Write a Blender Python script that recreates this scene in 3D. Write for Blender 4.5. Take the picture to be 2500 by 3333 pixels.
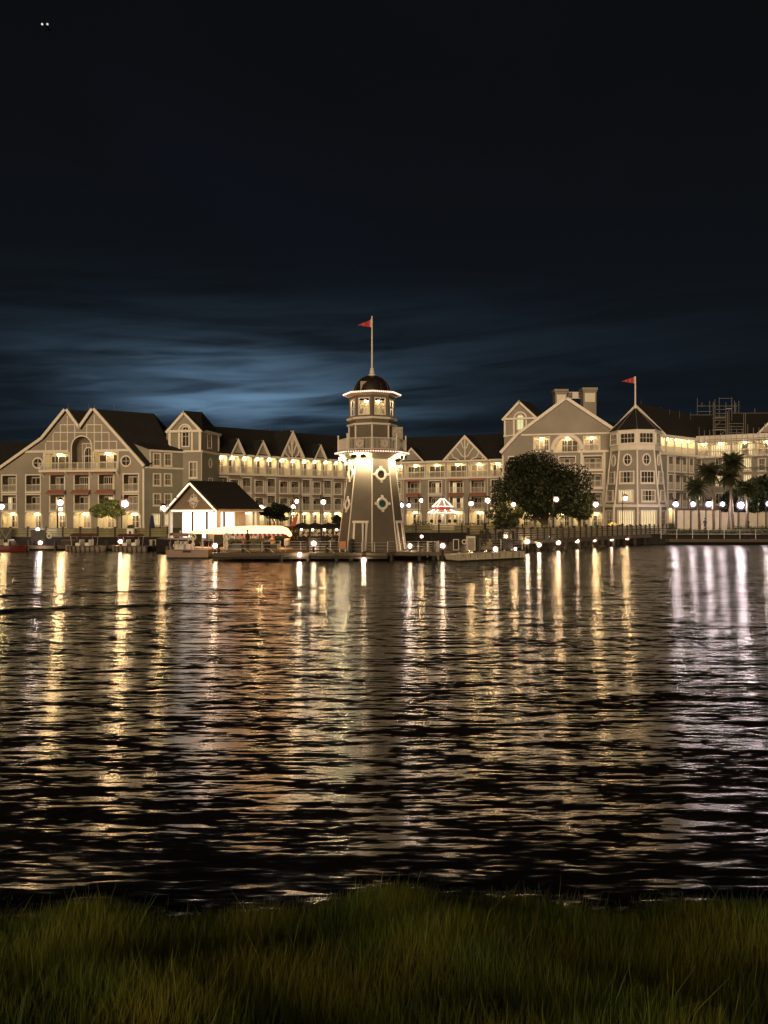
import bpy, bmesh, math, random
import numpy as np
from mathutils import Vector, Matrix
from mathutils.geometry import delaunay_2d_cdt, tessellate_polygon

random.seed(7)
RNG = np.random.default_rng(11)
for o in list(bpy.data.objects):
    bpy.data.objects.remove(o)
SC = bpy.context.scene
COL = SC.collection
PI = math.pi
R = math.radians

# ------------------------------------------------------------------ camera
CAM_Z = 4.2
cam_d = bpy.data.cameras.new('camera')
cam = bpy.data.objects.new('camera', cam_d)
COL.objects.link(cam)
cam.location = (0, 0, CAM_Z)
cam.rotation_euler = (R(90), 0, 0)
cam_d.sensor_fit = 'HORIZONTAL'
cam_d.sensor_width = 36
cam_d.lens = 36
cam_d.clip_start = 0.1
cam_d.clip_end = 6000
SC.camera = cam

# ------------------------------------------------------------------ render set-up
SC.view_settings.view_transform = 'Standard'
SC.view_settings.look = 'None'
SC.view_settings.exposure = 0.0
SC.view_settings.gamma = 1.0
SC.view_settings.use_curve_mapping = False
SC.cycles.use_denoising = True
SC.cycles.max_bounces = 5
SC.cycles.diffuse_bounces = 2
SC.cycles.glossy_bounces = 3
SC.cycles.transparent_max_bounces = 6
SC.cycles.sample_clamp_indirect = 4.0
SC.cycles.use_light_tree = True

# ------------------------------------------------------------------ world: night sky with a lit gap in the clouds
world = bpy.data.worlds.new('World')
SC.world = world
world.use_nodes = True
WN, WL = world.node_tree.nodes, world.node_tree.links
WN.clear()


def wnode(t, **kw):
    n = WN.new(t)
    for k, v in kw.items():
        setattr(n, k, v)
    return n


def wmath(op, a, b=None, c=None):
    n = WN.new('ShaderNodeMath')
    n.operation = op
    for i, v in enumerate((a, b, c)):
        if v is None:
            continue
        if isinstance(v, (int, float)):
            n.inputs[i].default_value = v
        else:
            WL.new(v, n.inputs[i])
    return n.outputs[0]


tc = wnode('ShaderNodeTexCoord')
sep = wnode('ShaderNodeSeparateXYZ')
WL.new(tc.outputs['Generated'], sep.inputs[0])
az = wmath('ARCTAN2', sep.outputs[0], sep.outputs[1])
el = wmath('ARCSINE', sep.outputs[2])


def wnoise(sa, se, skew, ofs, detail=4.0, dist=0.6):
    cmb = wnode('ShaderNodeCombineXYZ')
    WL.new(wmath('MULTIPLY', az, sa), cmb.inputs[0])
    WL.new(wmath('MULTIPLY_ADD', az, skew, wmath('MULTIPLY', el, se)), cmb.inputs[1])
    cmb.inputs[2].default_value = ofs
    n = wnode('ShaderNodeTexNoise')
    n.inputs['Scale'].default_value = 1.0
    n.inputs['Detail'].default_value = detail
    n.inputs['Roughness'].default_value = 0.5
    n.inputs['Distortion'].default_value = dist
    WL.new(cmb.outputs[0], n.inputs['Vector'])
    return n.outputs['Fac']


def wgauss(ca, sa, ce, se):
    a = wmath('DIVIDE', wmath('SUBTRACT', az, ca), sa)
    e = wmath('DIVIDE', wmath('SUBTRACT', el, ce), se)
    q = wmath('ADD', wmath('MULTIPLY', a, a), wmath('MULTIPLY', e, e))
    return wmath('EXPONENT', wmath('MULTIPLY', q, -1.0))


def wsmooth(v, lo, hi):
    n = wnode('ShaderNodeMapRange')
    n.interpolation_type = 'SMOOTHSTEP'
    n.inputs[1].default_value = lo
    n.inputs[2].default_value = hi
    WL.new(v, n.inputs[0])
    return n.outputs[0]


c1 = wsmooth(wnoise(2.6, 24.0, -0.5, 3.1), 0.36, 0.66)
c2 = wsmooth(wnoise(6.0, 52.0, -4.5, 8.4, 5.0, 1.2), 0.36, 0.68)
cl = wmath('MULTIPLY_ADD', c2, 0.34, wmath('MULTIPLY', c1, 0.75))
glow = wmath('ADD', wmath('ADD', wmath('MULTIPLY', wgauss(-0.19, 0.165, 0.141, 0.028), 1.05),
                          wmath('MULTIPLY', wgauss(-0.22, 0.15, 0.188, 0.022), 0.34)),
             wmath('ADD', wmath('MULTIPLY', wgauss(-0.16, 0.30, 0.10, 0.075), 0.17),
                   wmath('MULTIPLY', wgauss(-0.16, 0.42, 0.20, 0.065), 0.09)))
glow = wmath('MULTIPLY', glow, wmath('MULTIPLY_ADD', cl, 1.05, 0.12))
upper = wmath('MULTIPLY', wsmooth(wnoise(2.0, 4.5, 0.6, 1.3, 3.0), 0.35, 0.75), wgauss(-0.15, 0.55, 0.42, 0.22))
mixc = wnode('ShaderNodeMix', data_type='RGBA', blend_type='MIX')
WL.new(wsmooth(el, 0.0, 0.55), mixc.inputs[0])
mixc.inputs[6].default_value = (0.0052, 0.0078, 0.0108, 1)
mixc.inputs[7].default_value = (0.0036, 0.0040, 0.0048, 1)
vm1 = wnode('ShaderNodeVectorMath', operation='SCALE')
vm1.inputs[0].default_value = (0.096, 0.172, 0.262)
WL.new(glow, vm1.inputs['Scale'])
vm2 = wnode('ShaderNodeVectorMath', operation='SCALE')
vm2.inputs[0].default_value = (0.0004, 0.0009, 0.0030)
WL.new(upper, vm2.inputs['Scale'])
va = wnode('ShaderNodeVectorMath', operation='ADD')
vb = wnode('ShaderNodeVectorMath', operation='ADD')
WL.new(vm1.outputs[0], va.inputs[0])
WL.new(vm2.outputs[0], va.inputs[1])
WL.new(va.outputs[0], vb.inputs[0])
WL.new(mixc.outputs[2], vb.inputs[1])
bg = wnode('ShaderNodeBackground')
WL.new(vb.outputs[0], bg.inputs['Color'])
bg.inputs['Strength'].default_value = 1.0
wo = wnode('ShaderNodeOutputWorld')
WL.new(bg.outputs[0], wo.inputs['Surface'])

# one weak warm "sun": the glow of the lit promenade behind the viewer
sun_d = bpy.data.lights.new('sun', 'SUN')
sun_d.energy = 2.15
sun_d.angle = R(35)
sun_d.color = (1.0, 0.70, 0.41)
sun = bpy.data.objects.new('sun', sun_d)
COL.objects.link(sun)
sun.location = (-20, -30, 40)
_sd = Vector((0.20, 1.0, -0.14)).normalized()          # the way the light travels
sun.rotation_euler = _sd.to_track_quat('-Z', 'Y').to_euler()

# ------------------------------------------------------------------ pixel -> place (2500 x 3333 photo, focal 2500 px, level camera)


def P(x, y, Y):
    return Vector(((x - 1250) / 2500 * Y, Y, CAM_Z - (y - 1667) / 2500 * Y))


def PX(x, Y):
    return (x - 1250) / 2500 * Y


def PZ(y, Y):
    return CAM_Z - (y - 1667) / 2500 * Y


# ------------------------------------------------------------------ materials
MATS = {}


def mat(name, col, rough=0.6, var=0.12, scale=3.0, metal=0.0, bump=0.0, bscale=20.0, stripes=None, emit=None, estr=0.0, spec=0.5, col2=None, stretch=(1, 1, 1)):
    if name in MATS:
        return MATS[name]
    m = bpy.data.materials.new(name)
    m.use_nodes = True
    nt = m.node_tree
    b = nt.nodes['Principled BSDF']
    b.inputs['Roughness'].default_value = rough
    b.inputs['Metallic'].default_value = metal
    b.inputs['Specular IOR Level'].default_value = spec
    t = nt.nodes.new('ShaderNodeTexCoord')
    mp = nt.nodes.new('ShaderNodeMapping')
    mp.inputs['Scale'].default_value = stretch
    nt.links.new(t.outputs['Object'], mp.inputs[0])
    n = nt.nodes.new('ShaderNodeTexNoise')
    n.inputs['Scale'].default_value = scale
    n.inputs['Detail'].default_value = 5
    nt.links.new(mp.outputs[0], n.inputs['Vector'])
    mix = nt.nodes.new('ShaderNodeMix')
    mix.data_type = 'RGBA'
    c2 = col2 or tuple(min(1, c * (1 + var)) for c in col)
    c1 = col if col2 else tuple(c * (1 - var) for c in col)
    mix.inputs[6].default_value = (*c1, 1)
    mix.inputs[7].default_value = (*c2, 1)
    rmp = nt.nodes.new('ShaderNodeMapRange')
    rmp.inputs[1].default_value = 0.3
    rmp.inputs[2].default_value = 0.7
    nt.links.new(n.outputs['Fac'], rmp.inputs[0])
    nt.links.new(rmp.outputs[0], mix.inputs[0])
    out = mix.outputs[2]
    if stripes:
        axis, freq, colb, duty = stripes
        sp = nt.nodes.new('ShaderNodeSeparateXYZ')
        nt.links.new(t.outputs['Object'], sp.inputs[0])
        mu = nt.nodes.new('ShaderNodeMath')
        mu.operation = 'MULTIPLY'
        mu.inputs[1].default_value = freq
        nt.links.new(sp.outputs[axis], mu.inputs[0])
        fr = nt.nodes.new('ShaderNodeMath')
        fr.operation = 'FRACT'
        nt.links.new(mu.outputs[0], fr.inputs[0])
        gt = nt.nodes.new('ShaderNodeMath')
        gt.operation = 'GREATER_THAN'
        gt.inputs[1].default_value = duty
        nt.links.new(fr.outputs[0], gt.inputs[0])
        mx = nt.nodes.new('ShaderNodeMix')
        mx.data_type = 'RGBA'
        nt.links.new(gt.outputs[0], mx.inputs[0])
        nt.links.new(out, mx.inputs[6])
        mx.inputs[7].default_value = (*colb, 1)
        out = mx.outputs[2]
    nt.links.new(out, b.inputs['Base Color'])
    if bump:
        n2 = nt.nodes.new('ShaderNodeTexNoise')
        n2.inputs['Scale'].default_value = bscale
        n2.inputs['Detail'].default_value = 4
        nt.links.new(mp.outputs[0], n2.inputs['Vector'])
        bp = nt.nodes.new('ShaderNodeBump')
        bp.inputs['Strength'].default_value = bump
        bp.inputs['Distance'].default_value = 0.05
        nt.links.new(n2.outputs['Fac'], bp.inputs['Height'])
        nt.links.new(bp.outputs[0], b.inputs['Normal'])
    if emit:
        b.inputs['Emission Color'].default_value = (*emit, 1)
        b.inputs['Emission Strength'].default_value = estr
    MATS[name] = m
    return m


def siding_mat(name, col, course=0.16):
    m = mat(name, col, 0.7, 0.13, 0.35)
    nt = m.node_tree
    b = nt.nodes['Principled BSDF']
    t = nt.nodes.new('ShaderNodeTexCoord')
    sp = nt.nodes.new('ShaderNodeSeparateXYZ')
    nt.links.new(t.outputs['Object'], sp.inputs[0])
    mu = nt.nodes.new('ShaderNodeMath')
    mu.operation = 'DIVIDE'
    mu.inputs[1].default_value = course
    nt.links.new(sp.outputs[2], mu.inputs[0])
    fr = nt.nodes.new('ShaderNodeMath')
    fr.operation = 'FRACT'
    nt.links.new(mu.outputs[0], fr.inputs[0])
    bp = nt.nodes.new('ShaderNodeBump')
    bp.inputs['Strength'].default_value = 0.5
    bp.inputs['Distance'].default_value = 0.02
    bp.invert = True
    nt.links.new(fr.outputs[0], bp.inputs['Height'])
    nt.links.new(bp.outputs[0], b.inputs['Normal'])
    return m


def glow_mat(name, col, strength):
    return mat(name, (0.16, 0.15, 0.13), 0.5, 0.0, emit=col, estr=strength)


M_WALL = siding_mat('taupe_siding', (0.285, 0.260, 0.222))
M_WALL2 = siding_mat('grey_green_siding', (0.252, 0.243, 0.205))
M_TRIM = mat('cream_trim', (0.74, 0.70, 0.62), 0.55, 0.06, 1.5)
M_ROOF = mat('dark_shingles', (0.013, 0.012, 0.012), 0.9, 0.35, 2.2, bump=0.6, bscale=9)
M_GLASS = mat('dark_glass', (0.045, 0.038, 0.030), 0.3, 0.5, 0.7, spec=0.12)
M_CURT = mat('curtain_cloth', (0.33, 0.29, 0.23), 0.9, 0.15, 2.0, stripes=(0, 5.0, (0.19, 0.165, 0.125), 0.55))
M_SHADE = mat('recess_shade', (0.17, 0.145, 0.115), 0.8, 0.1)  # shade inside the unlit recesses, put into their wall colour
M_CREAM = mat('porch_cream', (0.72, 0.64, 0.47), 0.7, 0.06, 1.0)
M_RAIL = mat('white_railing', (0.66, 0.63, 0.56), 0.5, 0.05)
M_AWN = mat('red_striped_awning', (0.30, 0.115, 0.085), 0.8, 0.12, 2.0, stripes=(0, 5.0, (0.36, 0.20, 0.15), 0.55))
M_AWN2 = mat('faded_brown_awning', (0.24, 0.165, 0.135), 0.8, 0.12, 2.0, stripes=(0, 5.0, (0.28, 0.21, 0.17), 0.55))
M_LIT = glow_mat('lit_curtain', (1.0, 0.74, 0.36), 0.95)
_nt = M_LIT.node_tree
_b = _nt.nodes['Principled BSDF']
_t = _nt.nodes.new('ShaderNodeTexCoord')
_w = _nt.nodes.new('ShaderNodeTexWave')
_w.inputs['Scale'].default_value = 1.1
_w.inputs['Distortion'].default_value = 2.5
_w.inputs['Detail Scale'].default_value = .6
_nt.links.new(_t.outputs['Object'], _w.inputs['Vector'])
_m = _nt.nodes.new('ShaderNodeMapRange')
_m.inputs[3].default_value = 0.18
_m.inputs[4].default_value = 1.15
_nt.links.new(_w.outputs['Fac'], _m.inputs[0])
_nt.links.new(_m.outputs[0], _b.inputs['Emission Strength'])
M_LITW = glow_mat('lit_window_white', (1.0, 0.86, 0.62), 1.6)
M_LITG = glow_mat('lit_window_green', (0.86, 0.93, 0.42), 0.75)
M_PORCH = glow_mat('porch_lamp_glow', (1.0, 0.76, 0.40), 85.0)
def halo_mat(name, col, strength, clear):  # see-through shell with its own glow, standing for the halo round a lamp
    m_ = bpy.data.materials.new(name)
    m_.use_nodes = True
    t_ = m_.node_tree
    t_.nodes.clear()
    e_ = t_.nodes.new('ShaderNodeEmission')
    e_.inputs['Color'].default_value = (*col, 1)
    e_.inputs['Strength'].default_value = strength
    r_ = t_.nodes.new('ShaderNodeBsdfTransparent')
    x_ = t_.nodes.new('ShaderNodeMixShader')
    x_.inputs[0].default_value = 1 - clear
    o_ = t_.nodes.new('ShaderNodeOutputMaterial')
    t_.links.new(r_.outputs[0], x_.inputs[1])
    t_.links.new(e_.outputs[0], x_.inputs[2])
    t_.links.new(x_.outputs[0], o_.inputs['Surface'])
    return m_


M_HALO = halo_mat('halo_globe_warm', (1.0, 0.42, 0.36), 0.75, 0.72)
M_HALOC = halo_mat('halo_globe_cool', (0.80, 0.55, 0.95), 0.8, 0.72)
M_LAMP = glow_mat('street_lamp_glow', (1.0, 0.64, 0.29), 330.0)
M_LAMPW = glow_mat('cool_lamp_glow', (1.0, 0.82, 0.82), 210.0)
M_DOCK = glow_mat('dock_lamp_glow', (1.0, 0.70, 0.44), 115.0)
M_BULB = glow_mat('string_bulb_glow', (1.0, 0.55, 0.42), 2.4)
M_IRON = mat('dark_iron', (0.03, 0.03, 0.03), 0.5, 0.2, metal=0.6)
M_WOOD = mat('weathered_wood', (0.115, 0.095, 0.065), 0.85, 0.25, 4.0, bump=0.4, stretch=(1, 1, 6))
M_DWOOD = mat('dark_wet_wood', (0.035, 0.03, 0.023), 0.75, 0.3, 4.0, bump=0.4)
M_SLAT = mat('fence_slat_wood', (0.27, 0.25, 0.135), 0.8, 0.2, 3.0)
M_STEEL = mat('galvanised_steel', (0.45, 0.43, 0.40), 0.4, 0.15, metal=0.7)
M_WHITE = mat('white_paint', (0.78, 0.76, 0.72), 0.4, 0.05)
M_RED = mat('red_cloth', (0.42, 0.03, 0.03), 0.8, 0.12, stripes=(0, 1.6, (0.50, 0.12, 0.11), 0.72))
M_COPPER = mat('brown_copper_dome', (0.026, 0.018, 0.016), 0.45, 0.25, 1.0, metal=0.2)
M_LEAF = mat('dark_leaves', (0.014, 0.020, 0.007), 0.6, 0.5, 1.2, spec=0.3)
M_LEAF2 = mat('light_leaves', (0.085, 0.115, 0.030), 0.55, 0.4, 1.2)
M_LEAF3 = mat('olive_leaves', (0.036, 0.044, 0.013), 0.55, 0.4, 1.2)
M_PALM = mat('palm_leaves', (0.045, 0.055, 0.022), 0.55, 0.4, 0.8)
M_BARK = mat('bark', (0.11, 0.085, 0.06), 0.9, 0.3, 3.0, bump=0.6)
M_BLACK = mat('black_cloth', (0.018, 0.017, 0.018), 0.8, 0.3)
M_NAVY = mat('navy_cloth', (0.012, 0.018, 0.075), 0.8, 0.2)
M_SKIN = mat('skin', (0.38, 0.22, 0.15), 0.6, 0.05)
M_HAIR = mat('dark_hair', (0.03, 0.02, 0.015), 0.6, 0.2)
M_CONC = mat('beige_hoarding', (0.42, 0.36, 0.25), 0.8, 0.1, 0.8)
M_LH = mat('lighthouse_siding', (0.135, 0.113, 0.088), 0.7, 0.1, 0.8)

# ------------------------------------------------------------------ objects
ORI = {}


def tag(o, label=None, cat=None, group=None, kind=None):
    if label:
        o['label'] = label
    if cat:
        o['category'] = cat
    if group:
        o['group'] = group
    if kind:
        o['kind'] = kind
    return o


def thing(name, label, cat, loc=(0, 0, 0), group=None):
    o = bpy.data.objects.new(name, None)
    o.empty_display_size = 0.3
    COL.objects.link(o)
    o.location = loc
    ORI[o.name] = Vector(loc)
    return tag(o, label, cat, group)


def link(name, me, parent=None, loc=None, rz=None):
    o = bpy.data.objects.new(name, me)
    COL.objects.link(o)
    if parent is not None:
        o.parent = parent
    if loc is not None:
        o.location = loc
    if rz is not None:
        o.rotation_euler = (0, 0, rz)
    return o


def dup(root, loc, rz=0.0, label=None, group=None, scale=None):
    r = root.copy()
    COL.objects.link(r)
    r.location = loc
    r.rotation_euler = (0, 0, rz)
    if scale:
        r.scale = (scale, scale, scale)
    if label:
        r['label'] = label
    if group:
        r['group'] = group
    for ch in list(root.children):
        c = ch.copy()
        COL.objects.link(c)
        c.parent = r
        for g in list(ch.children):
            d = g.copy()
            COL.objects.link(d)
            d.parent = c
    return r


class MB:
    """collects shapes in world coordinates and links them as one mesh"""

    def __init__(self):
        self.v, self.f = [], []

    def poly(self, pts):
        n = len(self.v)
        self.v += [Vector(p) for p in pts]
        self.f.append(tuple(range(n, n + len(pts))))
        return self

    def prism(self, pts, off):
        """polygon pts extruded by the vector off (closed)"""
        off = Vector(off)
        k = len(pts)
        n = len(self.v)
        self.v += [Vector(p) for p in pts] + [Vector(p) + off for p in pts]
        self.f.append(tuple(range(n + k - 1, n - 1, -1)))
        self.f.append(tuple(range(n + k, n + 2 * k)))
        for i in range(k):
            j = (i + 1) % k
            self.f.append((n + i, n + j, n + k + j, n + k + i))
        return self

    def box(self, c, s, rz=0.0):
        c = Vector(c)
        sx, sy, sz = s[0] / 2, s[1] / 2, s[2] / 2
        ca, sa = math.cos(rz), math.sin(rz)
        n = len(self.v)
        for dx, dy, dz in ((-1, -1, -1), (1, -1, -1), (1, 1, -1), (-1, 1, -1), (-1, -1, 1), (1, -1, 1), (1, 1, 1), (-1, 1, 1)):
            x, y = dx * sx, dy * sy
            self.v.append(c + Vector((x * ca - y * sa, x * sa + y * ca, dz * sz)))
        for q in ((0, 3, 2, 1), (4, 5, 6, 7), (0, 1, 5, 4), (1, 2, 6, 5), (2, 3, 7, 6), (3, 0, 4, 7)):
            self.f.append(tuple(n + i for i in q))
        return self

    def tube(self, p, q, r0, r1=None, n=8, cap=True):
        p, q = Vector(p), Vector(q)
        r1 = r0 if r1 is None else r1
        d = (q - p).normalized()
        a = d.orthogonal().normalized()
        b = d.cross(a)
        k = len(self.v)
        for c, r in ((p, r0), (q, r1)):
            for i in range(n):
                t = 2 * PI * i / n
                self.v.append(c + a * (r * math.cos(t)) + b * (r * math.sin(t)))
        for i in range(n):
            j = (i + 1) % n
            self.f.append((k + i, k + j, k + n + j, k + n + i))
        if cap:
            self.f.append(tuple(range(k + n - 1, k - 1, -1)))
            self.f.append(tuple(range(k + n, k + 2 * n)))
        return self

    def path(self, pts, r, n=6):
        for a, b in zip(pts[:-1], pts[1:]):
            self.tube(a, b, r, r, n)
        return self

    def lathe(self, c, prof, n=16, rot=0.0, closed=True):
        """prof: (radius, z) from bottom to top; n sides"""
        c = Vector(c)
        k = len(self.v)
        for r, z in prof:
            for i in range(n):
                t = rot + 2 * PI * i / n
                self.v.append(c + Vector((r * math.cos(t), r * math.sin(t), z)))
        for s in range(len(prof) - 1):
            for i in range(n):
                j = (i + 1) % n
                self.f.append((k + s * n + i, k + s * n + j, k + (s + 1) * n + j, k + (s + 1) * n + i))
        if closed:
            self.f.append(tuple(range(k + n - 1, k - 1, -1)))
            e = k + (len(prof) - 1) * n
            self.f.append(tuple(range(e, e + n)))
        return self

    def ball(self, c, r, n=8, m=5, sq=1.0):
        prof = [(max(1e-3, r * math.sin(PI * i / m)), -r * math.cos(PI * i / m) * sq) for i in range(m + 1)]
        return self.lathe(c, prof, n)

    def torus(self, c, r, t, axis='Y', n=20, m=8, rz=0.0):
        c = Vector(c)
        k = len(self.v)
        rot = Matrix.Rotation(rz, 3, 'Z')
        for i in range(n):
            a = 2 * PI * i / n
            for j in range(m):
                b = 2 * PI * j / m
                rr = r + t * math.cos(b)
                v = Vector((rr * math.cos(a), t * math.sin(b), rr * math.sin(a)))
                self.v.append(c + rot @ v)
        for i in range(n):
            for j in range(m):
                i2, j2 = (i + 1) % n, (j + 1) % m
                self.f.append((k + i * m + j, k + i2 * m + j, k + i2 * m + j2, k + i * m + j2))
        return self

    def mesh(self, name, material, o=None, smooth=False):
        me = bpy.data.meshes.new(name)
        vv = [v - o for v in self.v] if o is not None else self.v
        me.from_pydata([tuple(v) for v in vv], [], self.f)
        if material:
            me.materials.append(material)
        bm = bmesh.new()
        bm.from_mesh(me)
        bmesh.ops.recalc_face_normals(bm, faces=bm.faces)
        bm.to_mesh(me)
        bm.free()
        if smooth:
            me.polygons.foreach_set('use_smooth', [True] * len(me.polygons))
            try:
                me.set_sharp_from_angle(angle=R(40))
            except Exception:
                pass
        me.update()
        return me

    def build(self, name, material, parent=None, kind=None, smooth=False):
        o0 = ORI.get(parent.name) if parent is not None else None
        me = self.mesh(name, material, o0, smooth)
        o = link(name, me, parent)
        ORI[o.name] = o0 if o0 is not None else Vector((0, 0, 0))
        if kind:
            o['kind'] = kind
        return o


def struct(mb, name, material, smooth=False):
    return mb.build(name, material, None, 'structure', smooth)


# ------------------------------------------------------------------ walls seen in the photo, as vertical planes
class Wall:
    def __init__(self, ax, aY, bx, bY):
        self.A = Vector((PX(ax, aY), aY))
        self.B = Vector((PX(bx, bY), bY))
        self.L = (self.B - self.A).length
        self.d = (self.B - self.A) / self.L
        self.n = Vector((-self.d.y, self.d.x))      # inward, away from the viewer
        self.ang = math.atan2(self.d.y, self.d.x)
        self.holes = []

    def uz(self, x, y, off=0.0):
        q = Vector(((x - 1250) / 2500, 1.0))
        a = self.A + self.n * off
        t = a.dot(self.n) / q.dot(self.n)
        h = q * t
        return (h - a).dot(self.d), CAM_Z - (y - 1667) / 2500 * t

    def pt(self, u, z, y=0.0):
        p = self.A + self.d * u + self.n * y
        return Vector((p.x, p.y, z))

    def px(self, x, y, off=0.0):
        u, z = self.uz(x, y, off)
        return self.pt(u, z, off)


def inside(pt, poly):
    x, y = pt
    c = False
    j = len(poly) - 1
    for i in range(len(poly)):
        xi, yi = poly[i]
        xj, yj = poly[j]
        if (yi > y) != (yj > y) and x < (xj - xi) * (y - yi) / (yj - yi) + xi:
            c = not c
        j = i
    return c


def wall_mesh(mb, w, outline, depth=0.0, holes=None, y=0.0):
    """outline and holes in (u, z); sides go back by depth"""
    holes = w.holes if holes is None else holes
    vs, es = [], []
    for pl in [outline] + holes:
        k = len(vs)
        vs += [Vector(p) for p in pl]
        es += [(k + i, k + (i + 1) % len(pl)) for i in range(len(pl))]
    v2, _, f2 = delaunay_2d_cdt(vs, es, [], 0, 1e-5)[:3]
    k = len(mb.v)
    mb.v += [w.pt(p.x, p.y, y) for p in v2]
    for f in f2:
        c = (sum(v2[i].x for i in f) / len(f), sum(v2[i].y for i in f) / len(f))
        if inside(c, outline) and not any(inside(c, h) for h in holes):
            mb.f.append(tuple(k + i for i in f))
    if depth:
        n = len(outline)
        for i in range(n):
            a, b = outline[i], outline[(i + 1) % n]
            mb.poly([w.pt(*a, y), w.pt(*b, y), w.pt(*b, depth), w.pt(*a, depth)])
    return mb


def board(mb, w, p, q, wd, y0=-0.12, y1=0.03, side=0.5):
    """a trim board on wall w from p to q (u, z), wd wide"""
    a, b = Vector(p), Vector(q)
    d = (b - a).normalized()
    n = Vector((-d.y, d.x))
    lo, hi = -n * wd * side, n * wd * (1 - side)
    pts = [a + lo, b + lo, b + hi, a + hi]
    mb.prism([w.pt(t.x, t.y, y0) for t in pts], w.pt(0, 0, y1) - w.pt(0, 0, y0))
    return mb


# ------------------------------------------------------------------ window prototypes (local: x across, y into the wall, z up from the sill)
def shape(kind, w, h):
    if kind == 'rect':
        return [(-w / 2, 0), (w / 2, 0), (w / 2, h), (-w / 2, h)]
    if kind == 'chamfer':
        c = min(0.5, w * 0.22)
        return [(-w / 2, 0), (w / 2, 0), (w / 2, h - c * 1.1), (w / 2 - c * 0.35, h - c * 0.35), (w / 2 - c, h), (-w / 2 + c, h), (-w / 2 + c * 0.35, h - c * 0.35), (-w / 2, h - c * 1.1)]
    if kind == 'arch':
        r = w / 2
        return [(-r, 0), (r, 0)] + [(r * math.cos(t), h - r + r * math.sin(t)) for t in [PI * i / 10 for i in range(11)]]
    if kind == 'round':
        return [(w / 2 * math.cos(2 * PI * i / 20), h / 2 + h / 2 * math.sin(2 * PI * i / 20)) for i in range(20)]


def offset_poly(pl, t):
    n = len(pl)
    out = []
    for i in range(n):
        p0, p1, p2 = Vector(pl[i - 1]), Vector(pl[i]), Vector(pl[(i + 1) % n])
        d1, d2 = (p1 - p0).normalized(), (p2 - p1).normalized()
        n1, n2 = Vector((d1.y, -d1.x)), Vector((d2.y, -d2.x))
        m = (n1 + n2)
        m = m / max(0.3, m.length_squared) * 2
        out.append(tuple(p1 + m * t))
    return out


def ring(mb, pl, t, y0, y1):
    ou = offset_poly(pl, t)
    n = len(pl)
    for i in range(n):
        j = (i + 1) % n
        a, b, c, d = pl[i], pl[j], ou[j], ou[i]
        mb.poly([(a[0], y0, a[1]), (b[0], y0, b[1]), (c[0], y0, c[1]), (d[0], y0, d[1])])
        mb.poly([(d[0], y0, d[1]), (c[0], y0, c[1]), (c[0], y1, c[1]), (d[0], y1, d[1])])
        mb.poly([(a[0], y0, a[1]), (b[0], y0, b[1]), (b[0], y1, b[1]), (a[0], y1, a[1])])


def lx(mb, x0, x1, y0, y1, z0, z1):
    mb.box(((x0 + x1) / 2, (y0 + y1) / 2, (z0 + z1) / 2), (abs(x1 - x0), abs(y1 - y0), abs(z1 - z0)))


PROTO = {}


def add_railing(w, y=0.06, h=1.05, gap=0.16):
    mb = MB()
    lx(mb, -w / 2, w / 2, y - .03, y + .03, h - .07, h)
    lx(mb, -w / 2, w / 2, y - .025, y + .025, 0.10, 0.15)
    n = max(3, int(w / gap))
    for i in range(n):
        x = -w / 2 + w * (i + .5) / n
        lx(mb, x - .02, x + .02, y - .02, y + .02, 0.15, h - .07)
    return mb


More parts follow.
